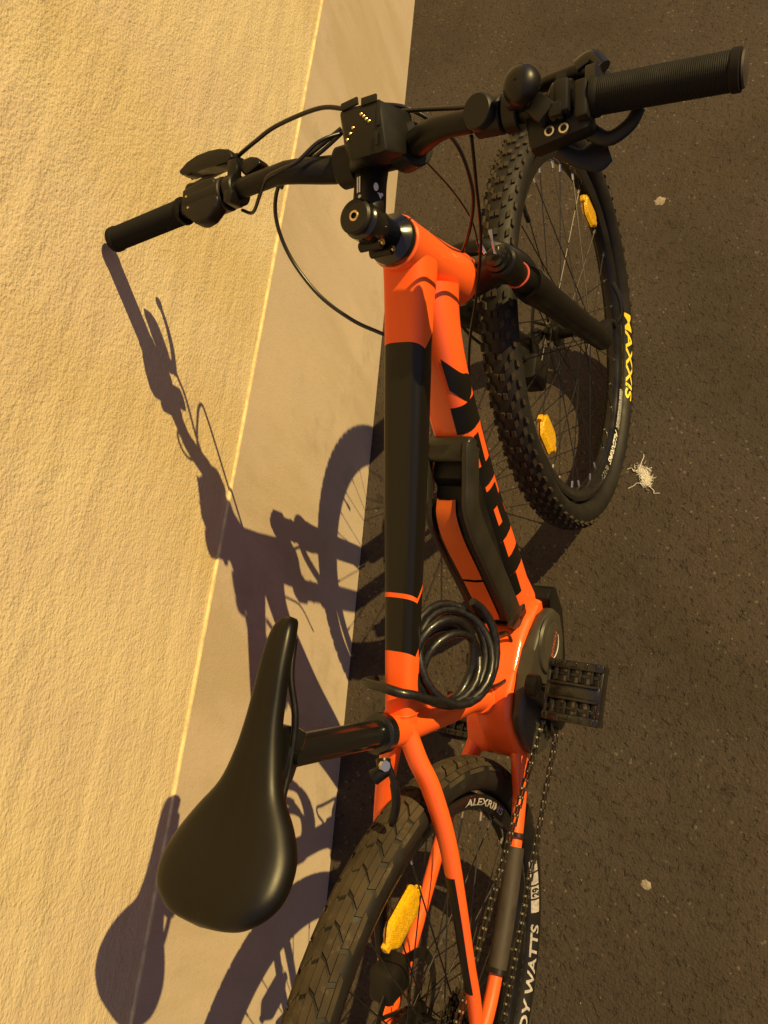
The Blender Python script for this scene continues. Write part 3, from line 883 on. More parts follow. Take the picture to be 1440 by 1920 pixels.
# ------------------------------------------------------------------ wheels
def wheel(name_label, mtx, front):
    rs = 72
    # rim
    mb = MB()
    prof = [(-.0135, .311), (-.0145, .3065), (-.0140, .300), (-.0095, .2895), (-.004, .2870), (.004, .2870), (.0095, .2895), (.0140, .300), (.0145, .3065), (.0135, .311), (.011, .311), (.009, .302), (-.009, .302), (-.011, .311)]
    add_lathe(mb, (0, 0, 0), (0, 1, 0), prof, 120, closed=True)
    w = mb.obj('wheel', 'rim', bike, mtx)
    w['label'] = name_label
    # tyre carcass and knobs
    mb = MB()
    rc, ax_, ay_ = .3370, .0280, .0232
    P = []
    for k in range(29):
        a = rad(-65 + 310 * k / 28)       # from one bead over the crown to the other
        a = rad(-62 + (180 + 124) * k / 28)
        yy = ax_ * math.cos(a); rr = rc + ay_ * math.sin(a)
        if rr < .313: yy = math.copysign(max(abs(yy) * .75, .0118), yy)
        P.append((yy, rr))
    add_lathe(mb, (0, 0, 0), (0, 1, 0), P, 144, closed=True, mi=1)
    def surf(al, ph, h):
        """al: angle round the wheel; ph: 0 at crown, + towards left"""
        yy = (ax_ + h) * math.sin(ph); rr = rc + (ay_ + h) * math.cos(ph)
        return V((rr * math.cos(al), yy, rr * math.sin(al)))
    def knob(al, ph, da, dp, h, skew=0.0, tap=.8):
        b = [(al - da, ph - dp), (al + da, ph - dp), (al + da, ph + dp), (al - da, ph + dp)]
        vs = [surf(x + skew * (y - ph), y, -.001) for x, y in b]
        vs += [surf(al + (x - al) * tap + skew * (y - ph), ph + (y - ph) * tap, h) for x, y in b]
        mb.add(vs, [(4, 5, 6, 7), (0, 1, 5, 4), (1, 2, 6, 5), (2, 3, 7, 6), (3, 0, 4, 7)], 0)
    rk = random.Random(11 if front else 5)
    if front:
        n = 76; st = 2 * math.pi / n
        for i in range(n):
            a = i * st
            e = i % 2
            for sg in (-1, 1):
                knob(a + rk.uniform(-.002, .002), sg * .150, .0150, .105, .0034, .0, .88)
                knob(a + st * .5, sg * (.42 + .03 * e), .0155, .105, .0036, sg * -.05, .86)
                knob(a + st * .05, sg * (.71 + .04 * e), .0160, .110, .0040, sg * -.05, .84)
                knob(a + st * .5, sg * (.99 + .05 * e), .0150, .095, .0040, sg * .05, .8)
    else:
        n = 68; st = 2 * math.pi / n
        for i in range(n):
            a = i * st + rk.uniform(-.003, .003)
            for sgn in (-1, 1):
                j = lambda: rk.uniform(-.02, .02)
                knob(a + st * .10 * sgn, sgn * .152, st * .445, .146, .0024 + rk.uniform(-.0003, .0003), sgn * .05 + j(), .955)
                knob(a + st * .18, sgn * .455, st * .44, .148, .0024 + rk.uniform(-.0003, .0003), sgn * .10 + j(), .955)
                knob(a + st * .50, sgn * .765, st * .43, .150, .0027, sgn * -.02 + j(), .94)
                if i % 2: knob(a + st * .3, sgn * 1.05, st * .70, .12, .0022, sgn * .05, .88)
    tyre = mb.obj('tyre', ['rubber' if front else 'rubber_worn', 'rubber_dark'], w, sharp=32)
    # hub
    mb = MB()
    hp = [(-.058, .006), (-.050, .008), (-.046, .014), (-.034, .016), (-.031, .028), (-.027, .028), (-.024, .015), (.0, .013), (.020, .015), (.024, .028), (.028, .028), (.031, .018), (.046, .014), (.050, .008), (.058, .006)]
    add_lathe(mb, (0, 0, 0), (0, 1, 0), hp, 32)
    mb.obj('hub', 'anod', w)
    # brake disc (left)
    mb = MB()
    add_lathe(mb, (0, .042, 0), (0, 1, 0), [(0, .090), (.0018, .090), (.0018, .076), (0, .076)], 64, closed=True)
    for k in range(6):
        a = k * math.pi / 3
        p0 = V((.020 * math.cos(a), .043, .020 * math.sin(a))); p1 = V((.078 * math.cos(a + .5), .043, .078 * math.sin(a + .5)))
        add_tube(mb, [p0, p1], .0028, 6)
    mb.obj('brake_disc', 'bright' if False else 'steel', w)
    # spokes: each one an object with shared mesh data
    mdat = {}
    nsp = 32
    for k in range(nsp):
        sgn = 1 if k % 2 else -1
        grp = (k // 2) % 2
        ang = 2 * math.pi * k / nsp
        key = (sgn, grp)
        if key not in mdat:
            mb = MB()
            da = (1 if grp else -1) * rad(68)
            p0 = V((.026 * math.cos(da), sgn * .0275, .026 * math.sin(da)))
            p1 = V((.2885, sgn * .002, 0))
            d = (p1 - p0).normalized()
            add_tube(mb, [p0, p1 - d * .012], .0011, 6)
            add_tube(mb, [p1 - d * .014, p1 + d * .003], .0020, 8, mi=1)
            me = mb.mesh('spoke'); me.materials.append(M['steel']); me.materials.append(M['bright'])
            mdat[key] = me
        o = bpy.data.objects.new('spoke', mdat[key]); C.objects.link(o); o.parent = w
        o.rotation_euler = (0, -ang, 0)
    return w, surf
def polar(w_ang, r, y): return V((r * math.cos(w_ang), y, r * math.sin(w_ang)))
RWM = Matrix.Translation((0, 0, R))
fwheel, fsurf = wheel('front wheel with knobbly tyre and amber reflectors', FWM, True)
rwheel, rsurf = wheel('rear wheel with worn flat-blocked tyre', RWM @ Matrix.Rotation(rad(3), 4, 'Y'), False)

# amber spoke reflectors: rounded lens with rounded ends following the rim
def reflector(w, ang, r0, r1, da, yc):
    bm_ = MB(); vs = []; fs = []
    na, nr = 18, 8
    def hf(u, v):
        return .0052 * min(1, (1 - abs(u)) * 5) * min(1, (1 - abs(v)) * 3.0)
    for sgn in (-1, 1):
        o = len(vs)
        for i in range(na + 1):
            u = -1 + 2 * i / na
            half = (r1 - r0) / 2 * min(1.0, max(0.12, (1 - abs(u)) * 2.1 + .16))
            rm = (r0 + r1) / 2 + .004 * u * u
            for j in range(nr + 1):
                v = -1 + 2 * j / nr
                vs.append(polar(ang + u * da, rm + half * v, yc + sgn * (.001 + hf(u, v))))
        for i in range(na):
            for j in range(nr):
                a = o + i * (nr + 1) + j
                fs.append((a, a + 1, a + nr + 2, a + nr + 1))
    bm_.add(vs, fs)
    # moulded clips gripping the spokes
    for u in (-.92, .92):
        add_box(bm_, polar(ang + u * da, (r0 + r1) / 2 + .004, yc), (.012, .009, .014), Matrix.Rotation(-(ang + u * da), 4, 'Y'), .002)
    return bm_.obj('reflector', 'amber', w, sharp=20)
reflector(fwheel, rad(-17), .230, .272, .150, -.010)
reflector(fwheel, rad(145), .226, .276, .150, -.006)
reflector(rwheel, rad(54), .196, .252, .190, -.002)
# valve
mb = MB(); add_tube(mb, [polar(rad(60), .288, 0), polar(rad(60), .262, 0)], .003, 10); add_tube(mb, [polar(rad(60), .262, 0), polar(rad(60), .248, 0)], .0042, 10)
mb.obj('valve', 'plastic', fwheel)

# tyre and rim lettering, wrapped round the right-hand sidewall
def side_text(w, txt, a0, a1, r0, r1, m, y_of, shear=0.0, name='tyre_lettering', cuts=2, bold=0.022):
    vs, fs = text_geo(txt, shear=shear, cuts=cuts, bold=bold)
    mb = MB(); out = []
    for x, y in vs:
        a = rad(a0 + (a1 - a0) * x); r = r0 + (r1 - r0) * y
        out.append((r * math.cos(a), y_of(r), r * math.sin(a)))
    mb.add(out, fs)
    return mb.obj(name, m, w)
def tyre_y(r):
    k = min(1, max(-1, (r - .3370) / .0232)); return -(.0280 * math.sqrt(1 - k * k)) - .0009
def rim_y(r):
    if r > .3065: return -.0153
    return -(.0098 + (r - .2895) / (.300 - .2895) * .0045) - .0008 if r < .300 else -.0150
side_text(fwheel, 'MAXXIS', -71, -105, .3185, .3310, 'yellow', tyre_y, .25)
side_text(fwheel, 'ALEXRIMS', -121, -138.5, .2945, .3075, 'white', rim_y, .2, 'rim_lettering')
side_text(rwheel, 'DY WATTS', -92, -62, .3310, .3190, 'greyp', tyre_y, .2)
for k in range(4):
    a0 = rad(-58.5 + k * 4.6); a1 = a0 + rad(4.0)
    mb = MB()
    vs = [( (r) * math.cos(a), tyre_y(r), r * math.sin(a)) for a in [a0 + (a1 - a0) * i / 4 for i in range(5)] for r in (.3190, .3250, .3310)]
    fs = [(i * 3 + j, i * 3 + j + 1, i * 3 + j + 4, i * 3 + j + 3) for i in range(4) for j in range(2)]
    mb.add(vs, fs); mb.obj('tyre_marking', 'greyp', rwheel)
side_text(rwheel, '29', -53.4, -50.4, .3300, .3200, 'black_paint', lambda r: tyre_y(r) - .0006, 0, 'tyre_lettering')
side_text(rwheel, 'ALEXRIMS', 18, -10, .2955, .3060, 'greyp', rim_y, 0, 'rim_lettering')
# dotted white pattern on the front rim
mb = MB(); rk = random.Random(2)
for a in range(0, 150):
    an = -102 - a * .118
    for k in range(6):
        if rk.random() < .80:
            r = .2950 + k * .0024
            d = rad(.045 + rk.random() * .02); c = rad(an + (k % 2) * .05)
            mb.add([(rr * math.cos(c + e), rim_y(rr), rr * math.sin(c + e)) for rr, e in ((r, -d), (r, d), (r + .0015, d * .7), (r + .0015, -d * .7))], [(0, 1, 2, 3)])
for a in range(0, 34):
    an = -141 - a * .28
    for k in range(4):
        if rk.random() < .55 - a * .012:
            r = .2955 + k * .0030; d = rad(.05); c = rad(an)
            mb.add([(rr * math.cos(c + e), rim_y(rr), rr * math.sin(c + e)) for rr, e in ((r, -d), (r, d), (r + .0022, d), (r + .0022, -d))], [(0, 1, 2, 3)])
o = mb.obj('rim_pattern', 'white', fwheel); o['kind'] = 'stuff'

# ------------------------------------------------------------------ fork
LF = .010     # legs a little ahead of the steering axis
mb = MB()
# crown: forged bridge
cp = cr([(.010, -.066, HB + .004, .040, .044), (.004, -.045, HB + .000, .040, .036), (0, -.02, HB - .006, .046, .032), (0, 0, HB - .010, .056, .032), (0, .02, HB - .006, .046, .032), (.004, .045, HB + .000, .040, .036), (.010, .066, HB + .004, .040, .044)], 4)
add_loft(mb, cp, n=2.6, seg=20, side0=V((1, 0, 0)))
for s in (-1, 1):
    add_lathe(mb, (LF, s * .066, HB - .014), (0, 0, 1), [(0, .019), (.002, .0215), (.030, .0215), (.033, .019), (.0335, .015)], 28)
fork = mb.obj('fork', 'anod', bike, ST)
for s in (-1, 1):
    mb = MB(); add_tube(mb, [(LF, s * .066, HB + .015), (LF, s * .066, .36)], .0162, 26); mb.obj('stanchion', 'black_paint', fork)
    mb = MB(); add_lathe(mb, (LF, s * .066, .412), (0, 0, 1), [(0, .0167), (.0, .0182), (.002, .0182), (.002, .0167)], 28, closed=True); mb.obj('travel_ring', 'ring', fork) if False else None
    mb = MB()
    add_lathe(mb, (LF, s * .066, 0), (0, 0, 1), [(.395, .0170), (.397, .0215), (.388, .0235), (.365, .0240), (.352, .0225), (.30, .0205), (.15, .0195), (.06, .0180), (.03, .0170), (.028, .005)][::1], 28)
    add_tube(mb, cr([(LF, s * .066, .07), (LF + .01, s * .067, .035), (OFF - .005, s * .064, .008), (OFF, s * .062, -.008)], 4), [.0175, .0172, .0168, .016, .0155, .015, .0145, .014, .0135, .013, .012, .011, .010], 16)
    lower = mb.obj('fork_lower', 'bar', fork)
M['ringp'] = mat('red_ring', (0.85, 0.14, 0.10), 0.4)
for s in (-1, 1):
    mb = MB(); add_lathe(mb, (LF, s * .066, .430), (0, 0, 1), [(0, .0164), (.0, .0178), (.0028, .0178), (.0028, .0164)], 28, closed=True); mb.obj('travel_ring', 'ringp', fork)
# arch over the tyre behind/ahead of the legs
mb = MB()
add_loft(mb, cr([(LF + .012, -.068, .37, .020, .022), (LF + .030, -.062, .405, .018, .016), (LF + .040, -.035, .435, .020, .014), (LF + .042, 0, .442, .022, .014), (LF + .040, .035, .435, .020, .014), (LF + .030, .062, .405, .018, .016), (LF + .012, .068, .37, .020, .022)], 5), n=2.4, seg=18, side0=V((1, 0, 0)))
mb.obj('fork_arch', 'bar', fork)
# fork top cap dial with lever, schrader caps
mb = MB()
add_lathe(mb, (LF, -.066, HB + .019), (0, 0, 1), [(0, .016), (.006, .0155), (.0065, .011), (.011, .0105), (.012, .008), (.012, .001)], 26)
mb.obj('fork_cap', 'gloss', fork); mb = MB()
add_lathe(mb, (LF, .066, HB + .019), (0, 0, 1), [(0, .016), (.006, .0155), (.008, .010), (.013, .008), (.013, .001)], 26)
mb.obj('fork_cap', 'gloss', fork)
mb = MB()
add_tube(mb, [(LF + .004, -.067, HB + .032), (LF + .020, -.064, HB + .034), (LF + .033, -.062, HB + .035)], [.0012, .0014, .0026], 8)
add_tube(mb, [(LF + .010, -.050, HB + .022), (LF + .022, -.044, HB + .024)], .0022, 8)
add_tube(mb, [(LF + .022, -.044, HB + .024), (LF + .026, -.042, HB + .025)], .0036, 8)
mb.obj('fork_adjuster', 'bright', fork)
# axle quick release
mb = MB()
add_tube(mb, [(OFF, -.078, 0), (OFF, .080, 0)], .006, 12)
add_lathe(mb, (OFF, -.072, 0), (0, -1, 0), [(0, .010), (.010, .010), (.012, .007), (.012, .001)], 18)
add_tube(mb, cr([(OFF, -.082, .0), (OFF + .015, -.092, .004), (OFF + .040, -.092, .016), (OFF + .066, -.082, .028)], 5), .0042, 8)
mb.obj('axle_lever', 'gloss', fork)
# caliper on the left leg
mb = MB()
add_box(mb, (-.040, .052, .058), (.050, .036, .060), Matrix.Rotation(.3, 4, 'Y'), .007)
add_box(mb, (-.012, .058, .078), (.022, .016, .080), None, .004)
mb.obj('brake_caliper', 'plastic', fork)
mb = MB()
add_box(mb, (.052, .050, R + .062), (.046, .036, .055), Matrix.Rotation(-.5, 4, 'Y'), .007)
mb.obj('brake_caliper', 'plastic', bike)
vs, fs = text_geo('REBA')
mb = MB()
pts = []
for x, y in vs:
    a = rad(180 + 50 - 55 * y); zz = .388 - .026 * x
    pts.append((LF + .0243 * math.cos(a + 1.9), -.066 + .0243 * math.sin(a + 1.9), zz))
mb.add(pts, fs); mb.obj('fork_lettering', 'guard', fork)

# ------------------------------------------------------------------ stem, bar, controls (steering frame)
mb = MB()
add_lathe(mb, (0, 0, 0), (0, 0, 1), [(HTOP + .016, .0175), (HTOP + .018, .019), (HTOP + .040, .019), (HTOP + .042, .0205), (HTOP + CAPH - .014, .0205), (HTOP + CAPH - .012, .018), (HTOP + CAPH - .009, .0165)], 32)
stem = mb.obj('stem', 'gloss', bike, ST)
mb = MB()
BH = HTOP + STZ
add_loft(mb, cr([(.004, 0, HTOP + .054, .034, .034), (.02, 0, HTOP + .053, .035, .035), (.045, 0, HTOP + .051, .034, .034), (STEM - .012, 0, BH, .036, .034)], 4), n=2.2, seg=28)
mb.obj('stem_body', 'bar', stem)
mb = MB()
add_lathe(mb, (0, 0, HTOP + CAPH - .009), (0, 0, 1), [(0, .0165), (.001, .0188), (.006, .0188), (.0085, .0165), (.0088, .006), (.006, .005), (.006, .001)], 32)
mb.obj('top_cap', 'plastic', stem)
mb = MB()
add_lathe(mb, (0, 0, HTOP + CAPH), (0, 0, 1), [(-.0002, .0034), (.0004, .0050), (-.0002, .0058)], 20, closed=True)
mb.obj('cap_bolt', 'brass', stem)
mb = MB()
for z in (.026, .048):
    add_tube(mb, [(-.020, -.012, HTOP + z), (-.020, .014, HTOP + z)], .0055, 12)
    add_tube(mb, [(-.019, -.0125, HTOP + z), (-.019, -.015, HTOP + z)], .0032, 10, mi=1)
mb.obj('stem_bolt', ['anod', 'brass'], stem)
# white marks on the stem: two bars and a leaf-like emblem
mb = MB()
def on_stem(f, a, o=.0005):
    r = .0172 + o
    return (f, r * math.sin(a), HTOP + .0525 + r * math.cos(a))
for a0 in (.05, .22):
    vs = [on_stem(f, a0 + d) for f in (.030, .036, .042, .047) for d in (0, .05, .11)]
    mb.add(vs, [(i * 3 + j, i * 3 + j + 1, i * 3 + j + 4, i * 3 + j + 3) for i in range(3) for j in range(2)])
for cx_, ca, sx, sa in ((.0255, .10, .0018, .12), (.0215, .22, .0025, .09), (.035, -.95, .0045, .16), (.026, -1.15, .0035, .20), (.0285, -1.38, .002, .12)):
    n = 14
    vs = [on_stem(cx_, ca)] + [on_stem(cx_ + sx * math.cos(2 * math.pi * k / n), ca + sa * math.sin(2 * math.pi * k / n)) for k in range(n)]
    mb.add(vs, [(0, 1 + k, 1 + (k + 1) % n) for k in range(n)])
mb.obj('stem_emblem', 'white', stem)

def barp(l):
    """centre line of the bar in the steering frame"""
    a = abs(l)
    t = min(1, max(0, (a - .03) / .075)); t = t * t * (3 - 2 * t)
    return V((STEM - SWEEP * (a / BW) ** 1.3, l, BH + RISE * t - .001))
mb = MB()
ls = [-.355 + .71 * i / 60 for i in range(61)]
add_tube(mb, [barp(l) for l in ls], [.0112 + .0047 * max(0, 1 - max(0, abs(l) - .035) / .07) ** .7 for l in ls], 24)
bar = mb.obj('handlebar', 'bar', bike, ST)
# grips with fine ribs
def grip(s, l0, l1, r):
    mb = MB()
    prof = []
    n = 64
    a = barp(s * l0); b = barp(s * l1); ax = (b - a); L_ = ax.length
    prof.append((0, .012)); prof.append((0, r + .0015)); prof.append((.004, r + .0015))
    for k in range(n):
        h = .006 + (L_ - .014) * k / n
        prof += [(h, r), (h + (L_ - .014) / n * .5, r - .00045)]
    prof += [(L_ - .007, r + .001), (L_ - .001, r + .001), (L_, r - .002), (L_ + .0005, .009)]
    add_lathe(mb, a, ax, prof, 28)
    return mb.obj('grip', 'grip', bar)
grip(1, .245, BW, .0150); grip(-1, .250, BW, .0160)
mb = MB()
a = barp(-.3702); add_lathe(mb, a, (barp(-.3702) - barp(-.36)), [(0.0012, .0145), (.003, .0135), (.004, .008), (.0042, .001)], 24)
mb.obj('grip_end_plug', 'guard', bar)
def ring(mb, l0, l1, r, mi=0, seg=28):
    a = barp(l0); b = barp(l1)
    add_lathe(mb, a, b - a, [(0, .011), (0, r - .0015), (.0015, r), ((b - a).length - .0015, r), ((b - a).length, r - .0015), ((b - a).length, .011)], seg, mi)

# display mount: wedge box with tilted contact plate
mb = MB()
def hexa(mb, bot, top_, bev=.003, mi=0):
    bm = bmesh.new()
    lo = [bm.verts.new(p) for p in bot]; hi = [bm.verts.new(p) for p in top_]
    bm.faces.new(lo[::-1]); bm.faces.new(hi)
    for i in range(4): bm.faces.new((lo[i], lo[(i + 1) % 4], hi[(i + 1) % 4], hi[i]))
    bmesh.ops.bevel(bm, geom=bm.edges[:], offset=bev, segments=2, affect='EDGES', profile=.5)
    bm_into(mb, bm, None, mi)
# corners: front-left, front-right, rear-right, rear-left
hexa(mb, [(.104, .024, BH + .012), (.104, -.056, BH + .012), (.060, -.060, BH + .004), (.060, .028, BH + .004)],
     [(.098, .001, BH + .062), (.098, -.046, BH + .062), (.045, -.053, BH + .058), (.045, -.010, BH + .058)], .0035)
mount = mb.obj('display_mount', 'plastic', bike, ST)
for l in (.028, -.050):
    mb = MB(); ring(mb, l - .010, l + .012, .0225)
    mb.obj('mount_clamp', 'plastic', mount)
# guide lips at the front of the plate
mb = MB()
add_box(mb, (.099, -.0350, BH + .0620), (.008, .018, .003), None, .001)
add_box(mb, (.101, -.0120, BH + .0620), (.008, .020, .003), Matrix.Rotation(.12, 4, 'Z'), .001)
add_box(mb, (.084, -.0450, BH + .0605), (.026, .004, .003), None, .001)
add_box(mb, (.058, -.044, BH + .0622), (.014, .003, .002), None, .0006)
mb.obj('plate_lip', 'plastic', mount)
for f, l in ((.0765, -.0155), (.0715, -.0125), (.066, -.0090), (.0880, -.0250), (.0850, -.0282), (.0815, -.0312), (.0785, -.0345)):
    mb = MB(); add_lathe(mb, (f, l, BH + .0602), (0, 0, 1), [(0, .0016), (.0012, .0016), (.0018, .0010), (.0019, .0002)], 12)
    mb.obj('contact_pin', 'brass', mount)

# right-hand side: round sensor pod, bell, brake lever, shifter
mb = MB(); ring(mb, -.166, -.138, .0175)
add_lathe(mb, barp(-.150) + V((-.002, 0, .012)), (-.15, .25, 1), [(0, .014), (.003, .0165), (.010, .0165), (.012, .0150), (.012, .001)], 30)
mb.obj('round_pod', 'plastic', bar)
mb = MB(); ring(mb, -.183, -.168, .0180)
add_box(mb, barp(-.185) + V((.004, 0, .016)), (.022, .018, .018), None, .003)
add_lathe(mb, barp(-.196) + V((.008, .002, .022)), (.05, .12, 1), [(-.001, .006), (.000, .0150), (.001, .0172), (.005, .0176), (.010, .0168), (.0150, .0140), (.018, .009), (.0190, .004), (.0190, .001)], 36)
add_tube(mb, [barp(-.196) + V((.008, .004, .040)), barp(-.196) + V((.008, .004, .042))], .0015, 8)
mb.obj('bell', 'anod', bar)
mb = MB(); add_box(mb, barp(-.203) + V((-.010, -.004, .012)), (.020, .020, .016), Matrix.Rotation(rad(45), 4, 'Z'), .0015)
mb.obj('bell_lever', 'plastic', bar)
def brake(s, o):
    """s=+1 left, -1 right; lever body, reservoir and blade"""
    mb = MB()
    ring(mb, s * .214, s * .228, .0180)
    a = barp(s * .221)
    add_box(mb, a + V((-.014, 0, .010)), (.014, .013, .020), None, .003)
    # master cylinder lying along the bar ahead of it
    P = [barp(s * .182) + V((.022, 0, -.010)), barp(s * .205) + V((.024, 0, -.006)), barp(s * .235) + V((.027, 0, -.003)), barp(s * .256) + V((.027, 0, -.005))]
    add_tube(mb, cr(P, 4), [.0045] + [.0060] * 3 + [.0072] * 5 + [.0088] * 3 + [.0060], 16)
    add_box(mb, barp(s * .222) + V((.017, 0, -.002)), (.022, .013, .011), None, .003)
    body = mb.obj('brake_lever', 'anod', bar)
    mb = MB()
    Q = [barp(s * .252) + V((.040, 0, -.006)), barp(s * .268) + V((.056, 0, -.010)), barp(s * .295) + V((.062, 0, -.012)), barp(s * .325) + V((.060, 0, -.013)), barp(s * .345) + V((.064, 0, -.013))]
    add_loft(mb, [(*p, w, h) for p, w, h in zip([V(x) for x in cr(Q, 4)], [.007] * 6 + [.006] * 8 + [.008, .010, .009], [.010] * 6 + [.008] * 8 + [.009, .010, .009])], n=2.3, seg=14, side0=V((1, 0, 0)))
    return body, mb
b_, blade = brake(-1, 0)
M['lever'] = M['gloss']
# right lever: only the body is seen above the bar; its blade lies under the grip
mbr = MB()
Q = [barp(-.246) + V((.034, 0, -.016)), barp(-.262) + V((.028, 0, -.032)), barp(-.300) + V((.022, 0, -.040)), barp(-.335) + V((.022, 0, -.042))]
add_tube(mbr, cr(Q, 4), .0045, 10); mbr.obj('lever_blade', 'gloss', bar)
mb = MB()
add_tube(mb, cr([barp(-.236) + V((.028, 0, .002)), barp(-.250) + V((.033, 0, .004)), barp(-.260) + V((.022, 0, .004))], 4), .0068, 12)
add_box(mb, barp(-.252) + V((.012, 0, .006)), (.024, .014, .014), None, .003)
mb.obj('lever_pivot', 'gloss', bar)
# gear shifter
mb = MB()
ring(mb, -.232, -.220, .0185)
add_box(mb, barp(-.222) + V((-.018, .004, -.006)), (.034, .060, .022), Matrix.Rotation(.15, 4, 'Z'), .006)
add_box(mb, barp(-.226) + V((-.002, .0, .010)), (.030, .014, .018), None, .003)
add_box(mb, barp(-.243) + V((-.006, .0, .006)), (.034, .012, .020), None, .003)
shifter = mb.obj('gear_shifter', 'plastic', bar)
mb = MB()
for l in (-.212, -.2255):
    c = barp(l) + V((-.0275, 0, .0075 if l < -.22 else .0065))
    add_lathe(mb, c, (0, 0, 1), [(-.002, .0030), (.0012, .0030), (.0012, .0046), (-.002, .0046)], 20, closed=True)
mb.obj('shifter_bolt', 'bright', shifter) if False else mb.obj('shifter_bolt', 'bright', bar)
mb = MB()
add_loft(mb, cr([(*(barp(-.212) + V((-.032, 0, -.020))), .014, .010), (*(barp(-.228) + V((-.040, 0, -.028))), .018, .008), (*(barp(-.243) + V((-.038, 0, -.034))), .030, .008), (*(barp(-.254) + V((-.034, 0, -.036))), .020, .007)], 4), n=2.2, seg=16, side0=V((1, 0, 0)))
add_loft(mb, cr([(*(barp(-.236) + V((-.018, 0, -.014))), .016, .010), (*(barp(-.256) + V((-.030, 0, -.020))), .014, .009), (*(barp(-.275) + V((-.020, 0, -.022))), .013, .009), (*(barp(-.284) + V((-.006, 0, -.022))), .012, .008)], 4), n=2.2, seg=16, side0=V((1, 0, 0)))
mb.obj('shift_paddle', 'plastic', bar)

# left-hand side: assist remote and brake lever
mb = MB()
ring(mb, .176, .232, .0195)
def L2(f, l, h): return barp(l) + V((f, 0, h))
add_prism(mb, [(.015, .233), (.018, .205), (.016, .184), (-.012, .176), (-.022, .180), (-.031, .192), (-.033, .205), (-.030, .215), (-.020, .217), (-.013, .235)], -.002, .0185, lambda a, b, d: barp(b) + V((a, 0, d)), .004, seg=3)
remote = mb.obj('assist_remote', 'plastic', bar)
mb = MB()
for f, l in ((.004, .225), (-.010, .222)): add_lathe(mb, L2(f, l, .0185), (0, 0, 1), [(0, .0016), (.0008, .0014), (.0009, .0002)], 10)
mb.obj('remote_screw', 'brass', bar)
mb = MB()
ring(mb, .158, .172, .0185)
add_box(mb, L2(-.012, .163, .006), (.016, .012, .024), None, .003)
add_box(mb, L2(.022, .166, .002), (.026, .014, .012), None, .003)
bodyp = [(.034, .166), (.045, .172), (.051, .188), (.054, .205), (.053, .222), (.050, .238), (.045, .252), (.040, .250), (.039, .243), (.035, .240), (.034, .232), (.036, .224), (.033, .208), (.031, .192), (.029, .176)]
add_prism(mb, [(a + .004, b) for a, b in bodyp], -.010, .006, lambda a, b, d: barp(b) + V((a, 0, d)), .003, seg=3)
add_prism(mb, [(.020, .128), (.029, .133), (.033, .143), (.033, .156), (.020, .158), (.012, .150)], -.018, .002, lambda a, b, d: barp(b) + V((a, 0, d)), .003, seg=3)
lever = mb.obj('brake_lever', 'anod', bar)
mb = MB()
Q = [L2(.040, .170, -.014), L2(.050, .200, -.026), L2(.054, .232, -.034), L2(.054, .258, -.038), L2(.052, .282, -.040)]
Pq = cr(Q, 5)
add_tube(mb, Pq, [.0055 - .002 * min(1, i / 12) for i in range(len(Pq) - 4)] + [.0038, .0055, .0062, .0045], 10)
mb.obj('lever_blade', 'anod', bar)

# ------------------------------------------------------------------ cables and hoses (steering frame)
def hose(name, pts, r=.0024, k=7, m='hose', par_=bar, ferr=False):
    mb = MB(); add_tube(mb, cr(pts, k), r, 10)
    if ferr: add_tube(mb, cr(pts, k)[:2], r * 1.6, 10)
    return mb.obj(name, m, par_)
hose('brake_hose', [(.111, .179, .7), (.119, .145, .706), (.127, .109, .71), (.124, .043, .72), (.115, .006, .715), (.115, -.028, .705), (.107, -.057, .69), (.089, -.081, .65), (.065, -.078, .6), (.046, -.062, .56), (.025, -.021, .5), (.01, .02, .46), (0, .055, .38), (-.01, .085, .25), (-.03, .075, .12)], .0025, ferr=True)
hose('gear_cable', [(.11, -.025, .7), (.101, -.069, .7), (.084, -.122, .71), (.070, -.19, .71)], .0025)
hose('remote_cable', [(.053, .178, .688), (.046, .160, .690), (.053, .135, .708), (.060, .110, .727), (.062, .088, .732), (.068, .067, .728), (.088, .043, .72), (.102, .022, .70)], .0021)
hose('rear_brake_hose', [(.107, .029, .7), (.087, .075, .7), (.094, .129, .67), (.081, .167, .64), (.054, .178, .62), (.017, .17, .6), (-.026, .142, .58), (-.059, .102, .565), (-.076, .07, .55), (-.09, .040, .535)], .0025)
hose('speed_cable', [(.104, .024, .70), (.086, .060, .70), (.070, .092, .71), (.060, .110, .70)], .0022)
hose('derailleur_cable', [(.054, -.13, .71), (.034, -.112, .66), (.004, -.082, .58), (-.036, -.04, .5), (-.079, -.003, .44), (-.146, .025, .38)], .0020, m='anod')
hose('lockout_cable', [(.056, -.065, .68), (.058, -.056, .6), (.046, -.052, .54), (.024, -.044, .5)], .0013)

